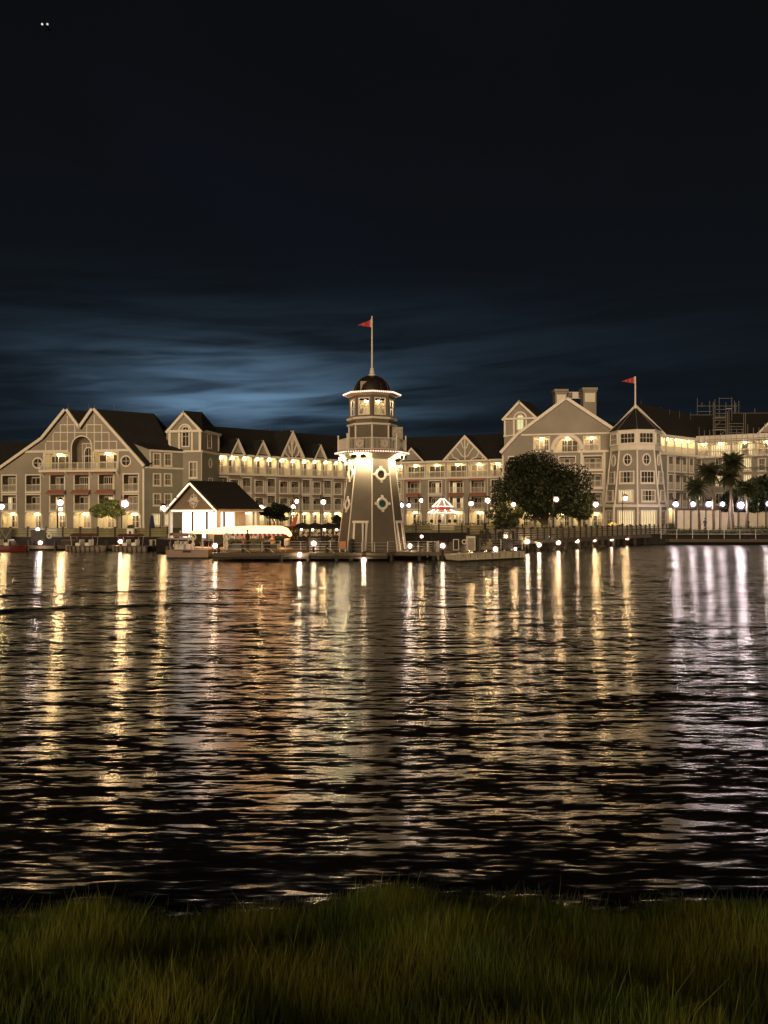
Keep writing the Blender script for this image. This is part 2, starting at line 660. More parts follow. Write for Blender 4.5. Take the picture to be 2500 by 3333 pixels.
def proto(kind, w, h, var=0, lit=0, rail=True):
    """list of (name, mesh); the first is the window itself, the rest its sub-parts"""
    w, h = round(w, 1), round(h, 1)
    key = (kind, w, h, var, lit, rail)
    if key in PROTO:
        return PROTO[key]
    out = []
    sh = {'loggia': 'rect', 'porch': 'chamfer', 'sash': 'rect', 'round': 'round', 'arch': 'arch', 'archporch': 'arch'}[kind]
    pl = shape(sh, w, h)
    rng = random.Random(hash((kind, int(w * 10), int(h * 10), var)) & 0xffff)
    fr = MB()
    ring(fr, pl, 0.17 if kind != 'round' else 0.2, -0.07, 0.10)
    if kind in ('loggia', 'sash'):
        lx(fr, -w / 2 - .24, w / 2 + .24, -.12, 0.0, -.30, -.17)     # sill
    if kind in ('loggia', 'porch', 'archporch'):
        d = 1.3
        rec = MB()
        n = len(pl)
        for i in range(n):
            a, b = pl[i], pl[(i + 1) % n]
            rec.poly([(a[0], .0, a[1]), (b[0], .0, b[1]), (b[0], d, b[1]), (a[0], d, a[1])])
        rec.poly([(a[0], d, a[1]) for a in pl])
        out.append(('window', fr.mesh('window', M_TRIM)))
        out.append(('recess', rec.mesh('recess', M_CREAM if lit in (1, 2) else M_SHADE)))
        # glazed door at the back of the recess
        dw, dh = (w * .90, h * .86) if kind == 'loggia' else (w * .62, h * .80)
        x0 = -dw / 2 if kind == 'loggia' else -w / 2 + w * .30
        x0 = min(x0, w / 2 - dw - .05)
        nl = 3 if dw > 1.5 else 2
        door, panes, curs = MB(), [], []
        for i in range(nl + 1):
            x = x0 + dw * i / nl
            lx(door, x - .035, x + .035, d - .10, d - .02, .05, dh)
        lx(door, x0 - .05, x0 + dw + .05, d - .10, d - .02, dh - .02, dh + .10)
        lx(door, x0 - .05, x0 + dw + .05, d - .11, d - .02, dh * .52, dh * .52 + .05)
        for i in range(nl):
            xa, xb = x0 + dw * i / nl + .035, x0 + dw * (i + 1) / nl - .035
            covered = rng.random() < (.45 if not lit else .5)
            if covered:
                cur = MB()
                curs.append(cur)
            else:
                pane = MB()
                panes.append(pane)
            (cur if covered else pane).poly([(xa, d - .05, .08), (xb, d - .05, .08), (xb, d - .05, dh - .02), (xa, d - .05, dh - .02)])
            if not covered and rng.random() < .5:
                lx(door, (xa + xb) / 2 - .02, (xa + xb) / 2 + .02, d - .09, d - .055, .08, dh - .02)
        out.append(('glass_door', door.mesh('glass_door', M_TRIM)))
        for pane in panes:
            out.append(('pane', pane.mesh('pane', M_GLASS)))
        for cur in curs:
            out.append(('curtain', cur.mesh('curtain', M_LIT if lit in (2, 4) else M_CURT)))
        if rail:
            out.append(('railing', add_railing(w).mesh('railing', M_RAIL)))
        if lit in (1, 2):
            lp = MB()
            lx(lp, -.16, .16, .38, .70, h - .34, h - .22)
            out.append(('porch_lamp', lp.mesh('porch_lamp', M_PORCH)))
    else:
        out.append(('window', fr.mesh('window', M_TRIM)))
        pane = MB()
        pane.poly([(a[0], .07, a[1]) for a in pl])
        gm = {0: M_GLASS, 1: M_LITW, 2: M_LITG, 3: M_LIT}[lit]
        out.append(('pane', pane.mesh('pane', gm)))
        mu = MB()
        lx(mu, -.035, .035, .02, .065, 0.0, h)
        lx(mu, -w / 2, w / 2, .025, .063, h * .5 - .03, h * .5 + .03)
        if kind == 'sash' and w > 1.6:
            for x in (-w / 4, w / 4):
                lx(mu, x - .02, x + .02, .03, .06, 0, h)
        out.append(('muntin', mu.mesh('muntin', M_TRIM)))
        if kind == 'sash' and lit == 0 and var % 2 == 0:
            cu = MB()
            cu.poly([(-w / 2, .066, 0), (-w / 2 + w * .28, .066, 0), (-w / 2 + w * .28, .066, h), (-w / 2, .066, h)])
            out.append(('curtain', cu.mesh('curtain', M_CURT)))
            cu = MB()
            cu.poly([(w / 2 - w * .28, .066, 0), (w / 2, .066, 0), (w / 2, .066, h), (w / 2 - w * .28, .066, h)])
            out.append(('curtain', cu.mesh('curtain', M_CURT)))
    PROTO[key] = out
    return out


def put(b, w, pr, u, z, y=0.0, ang=None):
    root = None
    for nm, me in pr:
        if root is None:
            root = link(nm, me, b, w.pt(u, z, y) - ORI[b.name], w.ang if ang is None else ang)
        else:
            link(nm, me, root)
    return root


def win(b, w, kind, x0, x1, y0, y1, var=0, lit=0, rail=True, hole=True):
    """a window over the photo rectangle x0..x1, y0..y1 on wall w"""
    xm, ym = (x0 + x1) / 2, (y0 + y1) / 2
    u0, u1 = w.uz(x0, ym)[0], w.uz(x1, ym)[0]
    z1, z0 = w.uz(xm, y0)[1], w.uz(xm, y1)[1]
    return winm(b, w, kind, (u0 + u1) / 2, z0, u1 - u0, z1 - z0, var, lit, rail, hole)


def winm(b, w, kind, u, z, wd, h, var=0, lit=0, rail=True, hole=True):
    wd, h = round(wd, 1), round(h, 1)
    pr = proto(kind, wd, h, var, lit, rail)
    if hole:
        sh = {'loggia': 'rect', 'porch': 'chamfer', 'sash': 'rect', 'round': 'round', 'arch': 'arch', 'archporch': 'arch'}[kind]
        w.holes.append([(u + a, z + c) for a, c in shape(sh, wd, h)])
    return put(b, w, pr, u, z)


def awning(b, w, u, z, wd, m=M_AWN, h=0.75, proj=0.8):
    key = ('awning', round(wd, 1), m.name)
    if key not in PROTO:
        mb = MB()
        x = round(wd, 1) / 2
        t = .05
        mb.prism([(-x, -.02, h), (-x, -proj, .18), (-x, -proj, 0), (-x, -proj + t, 0), (-x, -proj + t, .15), (-x, -.02, h - .07)], (2 * x, 0, 0))
        PROTO[key] = mb.mesh('awning', m)
    return link('awning', PROTO[key], b, w.pt(u, z) - ORI[b.name], w.ang)

# ------------------------------------------------------------------ setting: ground, water, boardwalk
GZ, BZ = 1.7, 1.3                                   # hotel ground, boardwalk level above the water
FRONT = [(-400, 88), (-25.5, 88), (-24.2, 81.5), (-17.3, 75.6), (-11.8, 78.5), (-11, 88), (-3, 90), (0, 102), (4, 106.5), (14, 107), (24, 104), (30, 101), (38, 99.5), (400, 99.5)]
mb = MB()
k = len(FRONT)
for (x, y) in FRONT:
    mb.v.append(Vector((x, y, BZ)))
for (x, y) in FRONT:
    mb.v.append(Vector((x, 113.0, GZ)))
for (x, y) in FRONT:
    mb.v.append(Vector((x * 3, 1200.0, GZ)))
for r in range(2):
    for i in range(k - 1):
        mb.f.append((r * k + i, r * k + i + 1, (r + 1) * k + i + 1, (r + 1) * k + i))
M_LAWN = mat('lawn', (0.055, 0.075, 0.020), 0.9, 0.3, 1.5, bump=0.8, bscale=30)
struct(mb, 'ground', M_LAWN)
mb = MB()
for (a, b) in zip(FRONT[:-1], FRONT[1:]):
    mb.poly([(a[0], a[1], -2), (b[0], b[1], -2), (b[0], b[1], BZ + .03), (a[0], a[1], BZ + .03)])
struct(mb, 'seawall', mat('black_shade_timber', (.016, .013, .010), .8, .4, 2.0, bump=.5))  # shadow under the boardwalk painted in as near-black timber
# boardwalk planking along the edge
mb = MB()
for (a, b) in zip(FRONT[:-1], FRONT[1:]):
    mb.poly([(a[0], a[1], BZ + .035), (b[0], b[1], BZ + .035), (b[0], b[1] + 3.2, BZ + .125), (a[0], a[1] + 3.2, BZ + .125)])
struct(mb, 'boardwalk', M_WOOD)

# water: reflective sheet, waves as a slope field in world metres
m = bpy.data.materials.new('lake_water')
m.use_nodes = True
nt = m.node_tree
nt.nodes.clear()


def nd(t, **kw):
    n = nt.nodes.new(t)
    for k_, v_ in kw.items():
        setattr(n, k_, v_)
    return n


tco = nd('ShaderNodeTexCoord')
acc = None
# (scale x, scale y, slope x, slope y, detail, z offset, rotation)
for sx, sy, ax, ay, det, oz, rz in ((0.60, 3.3, 0.018, 0.43, 1.0, 0.0, 0.05), (1.4, 8.0, 0.022, 0.54, 1.0, 7.3, -0.05), (3.4, 19.0, 0.022, 0.46, 1.0, 3.7, 0.04), (0.14, 0.8, 0.006, 0.07, 1.0, 11.1, -0.03)):
    mp = nd('ShaderNodeMapping')
    mp.inputs['Scale'].default_value = (sx, sy, 1)
    mp.inputs['Rotation'].default_value = (0, 0, rz)
    mp.inputs['Location'].default_value = (oz, oz * 2, oz)
    nt.links.new(tco.outputs['Object'], mp.inputs[0])
    nz = nd('ShaderNodeTexNoise')
    nz.inputs['Scale'].default_value = 1.0
    nz.inputs['Detail'].default_value = det
    nz.inputs['Distortion'].default_value = 0.5
    nt.links.new(mp.outputs[0], nz.inputs['Vector'])
    s = nd('ShaderNodeVectorMath', operation='SUBTRACT')
    nt.links.new(nz.outputs['Color'], s.inputs[0])
    s.inputs[1].default_value = (0.5, 0.5, 0.5)
    q = nd('ShaderNodeVectorMath', operation='MULTIPLY')
    nt.links.new(s.outputs[0], q.inputs[0])
    q.inputs[1].default_value = (ax * 2, ay * 2, 0)
    if acc is None:
        acc = q.outputs[0]
    else:
        a_ = nd('ShaderNodeVectorMath', operation='ADD')
        nt.links.new(acc, a_.inputs[0])
        nt.links.new(q.outputs[0], a_.inputs[1])
        acc = a_.outputs[0]
up = nd('ShaderNodeVectorMath', operation='ADD')
# the water lies calmer in the shelter of the near bank
spw = nd('ShaderNodeSeparateXYZ')
nt.links.new(tco.outputs['Object'], spw.inputs[0])
clm = nd('ShaderNodeMapRange')
clm.interpolation_type = 'SMOOTHSTEP'
clm.inputs[1].default_value = 8.2
clm.inputs[2].default_value = 11.0
clm.inputs[3].default_value = 0.55
clm.inputs[4].default_value = 1.0
nt.links.new(spw.outputs[1], clm.inputs[0])
sca = nd('ShaderNodeVectorMath', operation='SCALE')
nt.links.new(acc, sca.inputs[0])
nt.links.new(clm.outputs[0], sca.inputs['Scale'])
nt.links.new(sca.outputs[0], up.inputs[0])
geo = nd('ShaderNodeNewGeometry')
nt.links.new(geo.outputs['Normal'], up.inputs[1])
nr = nd('ShaderNodeVectorMath', operation='NORMALIZE')
nt.links.new(up.outputs[0], nr.inputs[0])
pb = nd('ShaderNodeBsdfPrincipled')
pb.inputs['Base Color'].default_value = (0.016, 0.014, 0.010, 1)
pb.inputs['Roughness'].default_value = 0.19
pb.inputs['IOR'].default_value = 1.42
nt.links.new(nr.outputs[0], pb.inputs['Normal'])
om = nd('ShaderNodeOutputMaterial')
nt.links.new(pb.outputs[0], om.inputs['Surface'])
M_WATER = m
# the sheet carries two low boat-wake swells as real relief
rows = [7.0 + 0.35 * i for i in range(20)] + list(np.geomspace(14, 60, 260)) + [64, 70, 80, 95, 112]
cols = np.linspace(-1, 1, 70)
mb = MB()


def wake(x, y):
    h = 0.0
    for (x0, y0, x1, y1, amp, wdt) in ((-34, 25.0, -1, 38.5, .10, .55), (-40, 32.5, 8, 46.5, .08, .7), (-30, 20.5, -2, 24.0, .05, .6), (3, 17.2, 16, 18.0, .04, .5)):
        t = (x - x0) / (x1 - x0)
        yc = y0 + (y1 - y0) * t + .35 * math.sin(x * .35)
        e = min(1, max(0, (t) * 5)) * min(1, max(0, (1 - t) * 2.5))
        q = (y - yc) / wdt
        h += amp * e * math.exp(-q * q)
    return h


W = []
for y in rows:
    hw = 3 + y * 0.62 if y < 60 else 3 + y * 1.4
    for c in cols:
        x = c * hw
        W.append((x, y, wake(x, y)))
mb.v = [Vector(p) for p in W]
nc = len(cols)
for i in range(len(rows) - 1):
    for j in range(nc - 1):
        mb.f.append((i * nc + j, i * nc + j + 1, (i + 1) * nc + j + 1, (i + 1) * nc + j))
wat = struct(mb, 'lake', M_WATER, smooth=True)
# the rest of the lake either side, same level
mb = MB()
mb.poly([(-400, 4, -.006), (400, 4, -.006), (400, 112, -.006), (-400, 112, -.006)])
struct(mb, 'lake_beyond', M_WATER)

# ------------------------------------------------------------------ hotel
def roof_slab(mb, pts, t=0.16):
    a, b, c = (Vector(p) for p in pts[:3])
    n = (b - a).cross(c - a).normalized()
    if n.z < 0:
        n = -n
    mb.prism(pts, n * t)


def ray_plane(x, y, p0, n):
    q = Vector(((x - 1250) / 2500, 1.0, -(y - 1667) / 2500))
    o = Vector((0, 0, CAM_Z))
    return o + q * ((p0 - o).dot(n) / q.dot(n))


# ---- left double-gabled block
BL = thing('hotel_block', 'taupe hotel block with twin gables and a large arch above a balcony', 'building', tuple(P(230, 1720, 119)[:2]) + (GZ,), 'hotel buildings')
wl = Wall(7, 121.5, 470, 117.0)
uz = wl.uz
outl = [uz(-160, 1722), uz(470, 1722)]
outl = [(outl[0][0], GZ - .3), (wl.L, GZ - .3)]
rake_px = [(470, 1520), (305.6, 1334), (261, 1397.5), (217, 1336), (141, 1430), (0, 1529.5), (-160, 1600)]
rake = [uz(*p) for p in rake_px]
outl += rake
# windows, five full bays and the half hidden ones
xs = [(12, 155), (228, 370), (445, 588), (665, 808), (883, 1030), (1107, 1252)]
for i, (a, b) in enumerate(xs):
    x = (a + b) / 2 / 2.765
    u = uz(x, 1570)[0]
    winm(BL, wl, 'loggia', u, 7.45, 2.4, 2.5, var=i)
    winm(BL, wl, 'loggia', u, 4.45, 2.4, 2.4, var=i + 7, lit=4 if i in (0, 2, 4) else 0)
    winm(BL, wl, 'porch', u + .1, GZ + .05, 2.7, 2.35, var=i, lit=1 if i != 5 else 2, rail=False)
    if i in (2, 3, 4):
        awning(BL, wl, u, 10.0, 3.1)
        awning(BL, wl, u, 6.92, 3.1)
for i in range(2):
    u = uz(12 / 2.765 - 50 - 80 * i, 1570)[0]
    for z in (7.45, 4.45):
        winm(BL, wl, 'loggia', u, z, 2.4, 2.5, var=i)
# top floor balconies and arch
win(BL, wl, 'loggia', 149, 224, 1477, 1529, var=1, lit=1, rail=False)
win(BL, wl, 'loggia', 306, 382, 1473, 1527, var=2, lit=1, rail=False)
ua, za = uz(266, 1530)
arch_pr = proto('archporch', 3.3, 5.2, 3, 0, False)
wl.holes.append([(ua + a, za + c) for a, c in shape('arch', 3.3, 5.2)])
aw = put(BL, wl, arch_pr, ua, za)
mb = MB()
pl = shape('arch', 1.25, 3.5)
tmp = MB()
ring(tmp, pl, .16, 1.12, 1.28)
me = tmp.mesh('arched_window_frame', M_TRIM)
link('arched_window_frame', me, aw, Vector((.45, 0, 0)))
tmp = MB()
tmp.poly([(a, 1.2, c) for a, c in pl])
link('arched_pane', tmp.mesh('arched_pane', M_GLASS), aw, Vector((.45, 0, 0)))
tmp = MB()
lx(tmp, -.62, .62, 1.14, 1.19, 2.2, 2.3)
lx(tmp, -.03, .03, 1.14, 1.19, 0, 3.4)
link('arched_muntin', tmp.mesh('arched_muntin', M_TRIM), aw, Vector((.45, 0, 0)))
for cx, cy, v in ((123, 1507, 0), (410, 1501, 2)):
    win(BL, wl, 'round', cx - 14, cx + 14, cy - 15, cy + 15, var=v)
mb = MB()
wall_mesh(mb, wl, outl, 9.0)
mb.build('wall', M_WALL, BL)
# rakes
mb = MB()
for a, b in zip(rake[:-1], rake[1:]):
    board(mb, wl, a, b, .42, -.42, .02, 0.9)
mb.build('bargeboard', M_TRIM, BL)
mb = MB()
zt = uz(266, 1468)[1]
for x0, x1 in ((83, 224), (307, 424)):
    board(mb, wl, (uz(x0, 1470)[0], zt), (uz(x1, 1470)[0], zt), .34, -.14, .02)
board(mb, wl, (wl.L - .12, GZ - .3), (wl.L - .12, uz(470, 1520)[1] - .3), .3, -.1, .02)
for x in (145, 385):
    u = uz(x, 1500)[0]
    board(mb, wl, (u, za), (u, zt - .17), .3, -.16, .02)
mb.build('trim', M_TRIM, BL)
# half-timber grid in the twin gables, each batten its own piece
vlines = [(149, 1442), (173.6, 1412), (197, 1382), (220, 1354), (244, 1382), (283, 1382), (307.5, 1352), (331.6, 1382), (355.5, 1410), (380, 1440)]
for x, ytop in vlines:
    mb = MB()
    u, z1 = uz(x, ytop)
    z0 = zt
    if 228 < x < 300:
        z0 = uz(x, 1432 if x < 250 else 1428)[1] + .15
    board(mb, wl, (u, z0), (u, z1), .13, -.06, .02)
    mb.build('batten', M_TRIM, BL)
for y, segs in ((1383, ((196, 243), (284, 332))), (1408, ((176, 356),)), (1437, ((152, 224), (308, 383)))):
    for x0, x1 in segs:
        mb = MB()
        board(mb, wl, uz(x0, y), uz(x1, y), .13, -.075, .02)
        mb.build('batten', M_TRIM, BL)
# projecting balcony
mb = MB()
u0, u1 = uz(138, 1533)[0], uz(392, 1533)[0]
mb.prism([wl.pt(u0, za - .35, -1.0), wl.pt(u1, za - .35, -1.0), wl.pt(u1, za - .35, -.01), wl.pt(u0, za - .35, -.01)], (0, 0, .33))
for f in (.02, .33, .64, .98):
    u = u0 + (u1 - u0) * f
    mb.prism([wl.pt(u - .12, za - .36, -.9), wl.pt(u - .12, za - .36, -.02), wl.pt(u - .12, za - 1.1, -.02)], wl.pt(.24, 0) - wl.pt(0, 0))
bal = mb.build('balcony', M_TRIM, BL)
mb = MB()
for z in (.12, 1.02):
    mb.prism([wl.pt(u0 + .05, za + z, -.95), wl.pt(u1 - .05, za + z, -.95), wl.pt(u1 - .05, za + z, -.89), wl.pt(u0 + .05, za + z, -.89)], (0, 0, .07))
n = 64
for i in range(n + 1):
    u = u0 + .08 + (u1 - u0 - .16) * i / n
    s = .09 if i % 16 == 0 else .02
    mb.prism([wl.pt(u - s, za, -.93), wl.pt(u + s, za, -.93), wl.pt(u + s, za, -.90), wl.pt(u - s, za, -.90)], (0, 0, 1.05))
mb.build('balustrade', M_RAIL, bal)
# side face with sash windows
ws = Wall(470.5, 117.05, 602, 121.4)
zE, zB, zS = PZ(1466, 118.6), PZ(1521.5, 117.2), ws.uz(487, 1500)[0]
for i, (a, b) in enumerate(((499, 523), (535, 559))):
    for j, (y0, y1, lit) in enumerate(((1477, 1516, 0), (1542, 1580, 0), (1608, 1645, 0), (1674, 1711, 1))):
        win(BL, ws, 'sash', a + 2, b - 2, y0 + 2, y1 - 2, var=i + j * 2 + (1 if lit == 0 and i else 0), lit=3 if lit else 0, hole=True)
mb = MB()
wall_mesh(mb, ws, [(0, GZ - .3), (ws.L, GZ - .3), (ws.L, zE), (zS, zE), (zS, zB), (0, zB)], 0)
cheek = [ws.pt(zS, zB), ws.pt(zS, zE), P(415, 1437, 118.4)]
mb.poly(cheek)
mb.build('side_wall', M_WALL2, BL)
mb = MB()
board(mb, ws, (0, zB), (ws.L, zB), .26, -.10, .02)
board(mb, ws, (zS, zE - .1), (ws.L, zE - .1), .30, -.30, .02)
board(mb, ws, (zS + .1, zB), (zS + .1, zE - .2), .22, -.07, .02)
u = ws.uz(600, 1600)[0]
board(mb, ws, (u - .1, GZ - .3), (u - .1, zE - .25), .16, -.09, .02)
mb.build('trim', M_TRIM, BL)
# roofs
ap2 = wl.pt(*rake[1], -.3)
rd = Vector((7.6, 5.4, 0)).normalized()
Rr = wl.pt(*rake[0], -.3)
nrm = rd.cross(Rr - ap2).normalized()
mb = MB()
E = ray_plane(499, 1349, ap2, nrm)
roof_slab(mb, [ap2, Rr, ray_plane(483, 1518, ap2, nrm), ray_plane(556, 1462, ap2, nrm), E])
# the other slopes, running back from the front
for a, b in ((rake[1], rake[2]), (rake[2], rake[3]), (rake[3], rake[4]), (rake[4], rake[5]), (rake[5], rake[6])):
    p, q = wl.pt(*a, -.3), wl.pt(*b, -.3)
    roof_slab(mb, [p, q, q + rd * 9.3, p + rd * 9.3])
roof_slab(mb, [E, E + Vector((4.5, 7, -6.5)), ray_plane(556, 1462, ap2, nrm)])
roof_slab(mb, [cheek[2], ws.pt(zS - .1, zE + .02, -.3), ws.pt(ws.L, zE + .02, -.3), ray_plane(556, 1455, ap2, nrm)])
# the long roof of the wing behind, to the left
roof_slab(mb, [P(-260, 1443, 131), P(140, 1440, 131), P(140, 1560, 124), P(-260, 1560, 124)])
mb.build('roof', M_ROOF, BL)
for px_ in (222, 289, 308, 371):
    mb = MB()
    yb = 1340
    mb.tube(P(px_, yb, 121), P(px_, yb - 24, 121), .03, .02, 5)
    mb.build('lightning_rod', M_STEEL, BL)

# ---- left stair tower
TL = thing('stair_tower', 'narrow gabled tower with a dark arched window beside the twin-gabled block', 'tower', tuple(P(605, 1720, 122)[:2]) + (GZ,), 'gabled hotel towers')
tf = Wall(549, 121.6, 655, 120.6)
tr = Wall(655, 120.6, 713, 126.9)
zc, zu, zap = PZ(1470, 121), PZ(1404, 121), PZ(1341, 121)
win(TL, tf, 'arch', 595, 614, 1391, 1452, hole=True)
win(TL, tf, 'sash', 618, 640, 1506, 1553, var=1, hole=True)
win(TL, tf, 'sash', 618, 640, 1573, 1612, var=1, hole=True)
win(TL, tr, 'sash', 677, 687.5, 1416, 1456, var=1, hole=True)
win(TL, tr, 'round', 680.5, 689, 1495, 1520, hole=True)
win(TL, tr, 'sash', 680, 691, 1559, 1585, var=1, hole=True)
uL = tf.uz(602, 1342)[0]
mb = MB()
wall_mesh(mb, tf, [(0, GZ - .3), (tf.L, GZ - .3), (tf.L, zu), (uL, zap - .3), (0, zu)], 0)
wall_mesh(mb, tr, [(0, GZ - .3), (tr.L, GZ - .3), (tr.L, zu), (0, zu)], 6.0)
mb.build('wall', M_WALL2, TL)
mb = MB()
for w_, l in ((tf, tf.L), (tr, tr.L)):
    board(mb, w_, (-.1, zc), (l + .15, zc), .30, -.28, .02)
    board(mb, w_, (-.1, zu), (l + .15, zu), .40, -.38, .02)
board(mb, tf, (-.35, zu - .1), (uL, zap + .1), .40, -.50, .02, .9)
board(mb, tf, (uL, zap + .1), (tf.L + .35, zu - .1), .40, -.50, .02, .9)
for u in (.22, tf.L - .16):
    board(mb, tf, (u, zc + .15), (u, zu - .2), .40, -.16, .02)
for x in (584, 626):
    u = tf.uz(x, 1430)[0]
    board(mb, tf, (u, zc + .15), (u, zu - .2), .30, -.14, .02)
board(mb, tr, (tr.L - .2, zc + .15), (tr.L - .2, zu - .2), .4, -.14, .02)
board(mb, tr, (.12, GZ), (.12, zc - .15), .22, -.07, .02)
mb.build('trim', M_TRIM, TL)
mb = MB()
u = tf.uz(603.5, 1400)[0]
zz = tf.uz(603, 1404)[1]
pts = [(u + 1.05 * math.cos(PI * i / 12), zz + 1.05 * math.sin(PI * i / 12)) for i in range(13)]
for a, b in zip(pts[:-1], pts[1:]):
    board(mb, tf, a, b, .26, -.18, .02)
mb.build('arch_trim', M_TRIM, TL)
mb = MB()
a = tf.pt(uL, zap, -.5)
bk = Vector((tf.n.x, tf.n.y, 0)) * 6.5 + Vector((1.8, 0, 0))
bb = a + bk
eR, eL = tf.pt(tf.L + .5, zu - .15, -.5), tf.pt(-.5, zu - .15, -.5)
roof_slab(mb, [a, eR, P(702, 1399, 127.5), P(655.5, 1344, 123.2)])
roof_slab(mb, [a, eL, eL + bk, P(655.5, 1344, 123.2)])
roof_slab(mb, [P(655.5, 1344, 123.2), P(702, 1399, 127.5), P(640, 1405, 130)])
mb.build('roof', M_ROOF, TL)

# ---- wings with dormers: shared builder for eaves, roof and dormers


def wing_roof(b, w, u0, u1, ze, zr, back=6.0, name='roof'):
    mb = MB()
    f = [w.pt(u0, ze, -.55), w.pt(u1, ze, -.55), w.pt(u1, zr, back), w.pt(u0, zr, back)]
    roof_slab(mb, f)
    roof_slab(mb, [w.pt(u0, zr, back + .02), w.pt(u1, zr, back + .02), w.pt(u1, ze, back * 2.2), w.pt(u0, ze, back * 2.2)])
    return mb.build(name, M_ROOF, b)


def dormer(b, w, xb0, xb1, ax, ay, ze, depth=4.5, fret=False):
    u0, u1 = w.uz(xb0, 1490)[0], w.uz(xb1, 1490)[0]
    ua, zp = w.uz(ax, ay)
    dy = -.62
    mb = MB()
    mb.prism([w.pt(u0, ze, dy + .1), w.pt(u1, ze, dy + .1), w.pt(ua, zp - .15, dy + .1)], w.pt(0, 0, .3) - w.pt(0, 0, 0))
    d = mb.build('dormer', M_WALL, b)
    mb = MB()
    wd = .42 if fret else .32
    board(mb, w, (u0 - .15, ze - .1), (ua, zp), wd, dy - .22, dy + .1, .9)
    board(mb, w, (u1 + .15, ze - .1), (ua, zp), wd, dy - .23, dy + .1, .1)
    mb.build('bargeboard', M_TRIM, d)
    mb = MB()
    for uu in (u0 - .2, u1 + .2):
        roof_slab(mb, [w.pt(ua, zp, dy - .25), w.pt(uu, ze - .12, dy - .25), w.pt(uu, ze - .12, depth), w.pt(ua, zp, depth)], .12)
    mb.build('dormer_roof', M_ROOF, d)
    if fret:
        mb = MB()
        board(mb, w, (ua, ze), (ua, zp - .3), .2, dy - .10, dy + .1)
        H, hw = zp - ze, (u1 - u0) / 2
        for s in (-1, 1):
            for zb, ue, zt_, in ((.02, .60, .02 + .30), (.16, .46, .46), (.42, .26, .68)):
                if zb < .1:
                    pts = [(ue * .42, 0), (.52, .10), (.60, .26), (.66, .30)]
                elif zb < .3:
                    pts = [(0, .12), (.14, .16), (.26, .34), (.42, .52)]
                else:
                    pts = [(0, .46), (.08, .49), (.13, .62), (.18, .76)]
                pts = [(ua + s * q[0] * hw, ze + q[1] * H) for q in pts]
                for a_, b_ in zip(pts[:-1], pts[1:]):
                    board(mb, w, a_, b_, .17, dy - .09, dy + .1)
            pts = [(ua + s * .76 * hw, ze), (ua + s * .80 * hw, ze + .10 * H), (ua + s * .86 * hw, ze + .12 * H)]
            for a_, b_ in zip(pts[:-1], pts[1:]):
                board(mb, w, a_, b_, .15, dy - .09, dy + .1)
        mb.build('fretwork', M_TRIM, d)
    return d


def slab(b, w, u0, u1, z, t=.3, proj=.5, name='balcony_edge'):
    mb = MB()
    mb.prism([w.pt(u0, z - t, -proj), w.pt(u1, z - t, -proj), w.pt(u1, z - t, -.01), w.pt(u0, z - t, -.01)], (0, 0, t))
    return mb.build(name, M_TRIM, b)


def pipe(b, w, u, z0, z1):
    mb = MB()
    mb.tube(w.pt(u, z0, -.12), w.pt(u, z1, -.12), .07, .07, 6)
    return mb.build('drainpipe', M_TRIM, b)


# ---- long left wing
WLb = thing('hotel_wing', 'long receding wing of small bright balconies and pointed dormers left of the lighthouse', 'building', tuple(P(930, 1720, 136)[:2]) + (GZ,), 'hotel buildings')
ww = Wall(713, 127, 1093, 142)
ze, zr, z1, L1 = 13.85, 18.9, 10.72, None
bays = [(713, 739), (744, 781), (785, 820), (827, 860), (864.5, 901), (908, 939), (944, 976), (981, 1012), (1016, 1046), (1051, 1081), (1085, 1115), (1119, 1147)]
uEnd = ww.uz(1262, 1600)[0]
for i, (a, b) in enumerate(bays):
    u0, u1 = ww.uz(a, 1510)[0], ww.uz(b, 1510)[0]
    u = (u0 + u1) / 2
    wd = min(u1 - u0, 2.0)
    winm(WLb, ww, 'porch', u, z1 + .05, wd, 2.75, var=i % 4, lit=1 if i not in (1, 2) else 1, rail=True)
    aw_ = i in (1, 3, 5, 6, 8, 10)
    hh = 2.0 if aw_ else 2.4
    for z, vv in ((7.55, 2), (4.6, 5)):
        winm(WLb, ww, 'loggia', u, z, 1.5, hh, var=(i + vv) % 6)
        if aw_:
            awning(WLb, ww, u, z + 2.2, 2.1, M_AWN2, .6, .75)
    winm(WLb, ww, 'porch', u, GZ + .05, 1.8, 2.35, var=(i + 1) % 4, lit=1, rail=False)
mb = MB()
wall_mesh(mb, ww, [(0, GZ - .3), (uEnd, GZ - .3), (uEnd, ze), (0, ze)], 0)
mb.build('wall', M_WALL, WLb)
slab(WLb, ww, 0, uEnd, ze + .02, .34, .58, 'fascia')
slab(WLb, ww, 0, uEnd, z1, .34, .45)
for i in (1, 3, 5, 7, 9):
    pipe(WLb, ww, ww.uz((bays[i][1] + bays[i + 1][0]) / 2, 1600)[0], GZ, ze - .3)
wing_roof(WLb, ww, -.5, uEnd + .5, ze, zr)
for xb0, xb1, ax, ay, fr_ in ((746, 790, 768, 1427.5, 0), (828, 871, 849, 1433, 0), (908, 983, 945, 1401, 1), (1017, 1055, 1036, 1446, 0), (1096, 1140, 1118, 1450, 0)):
    dormer(WLb, ww, xb0, xb1, ax, ay, ze + .03, 5.0 if fr_ else 3.6, bool(fr_))
for x in (758, 840, 935, 974):
    u_ = ww.uz(x, 1420)[0]
    mb = MB()
    mb.tube(ww.pt(u_, zr, 5.9), ww.pt(u_, zr + 1.0, 5.9), .03, .02, 5)
    mb.build('lightning_rod', M_STEEL, WLb)

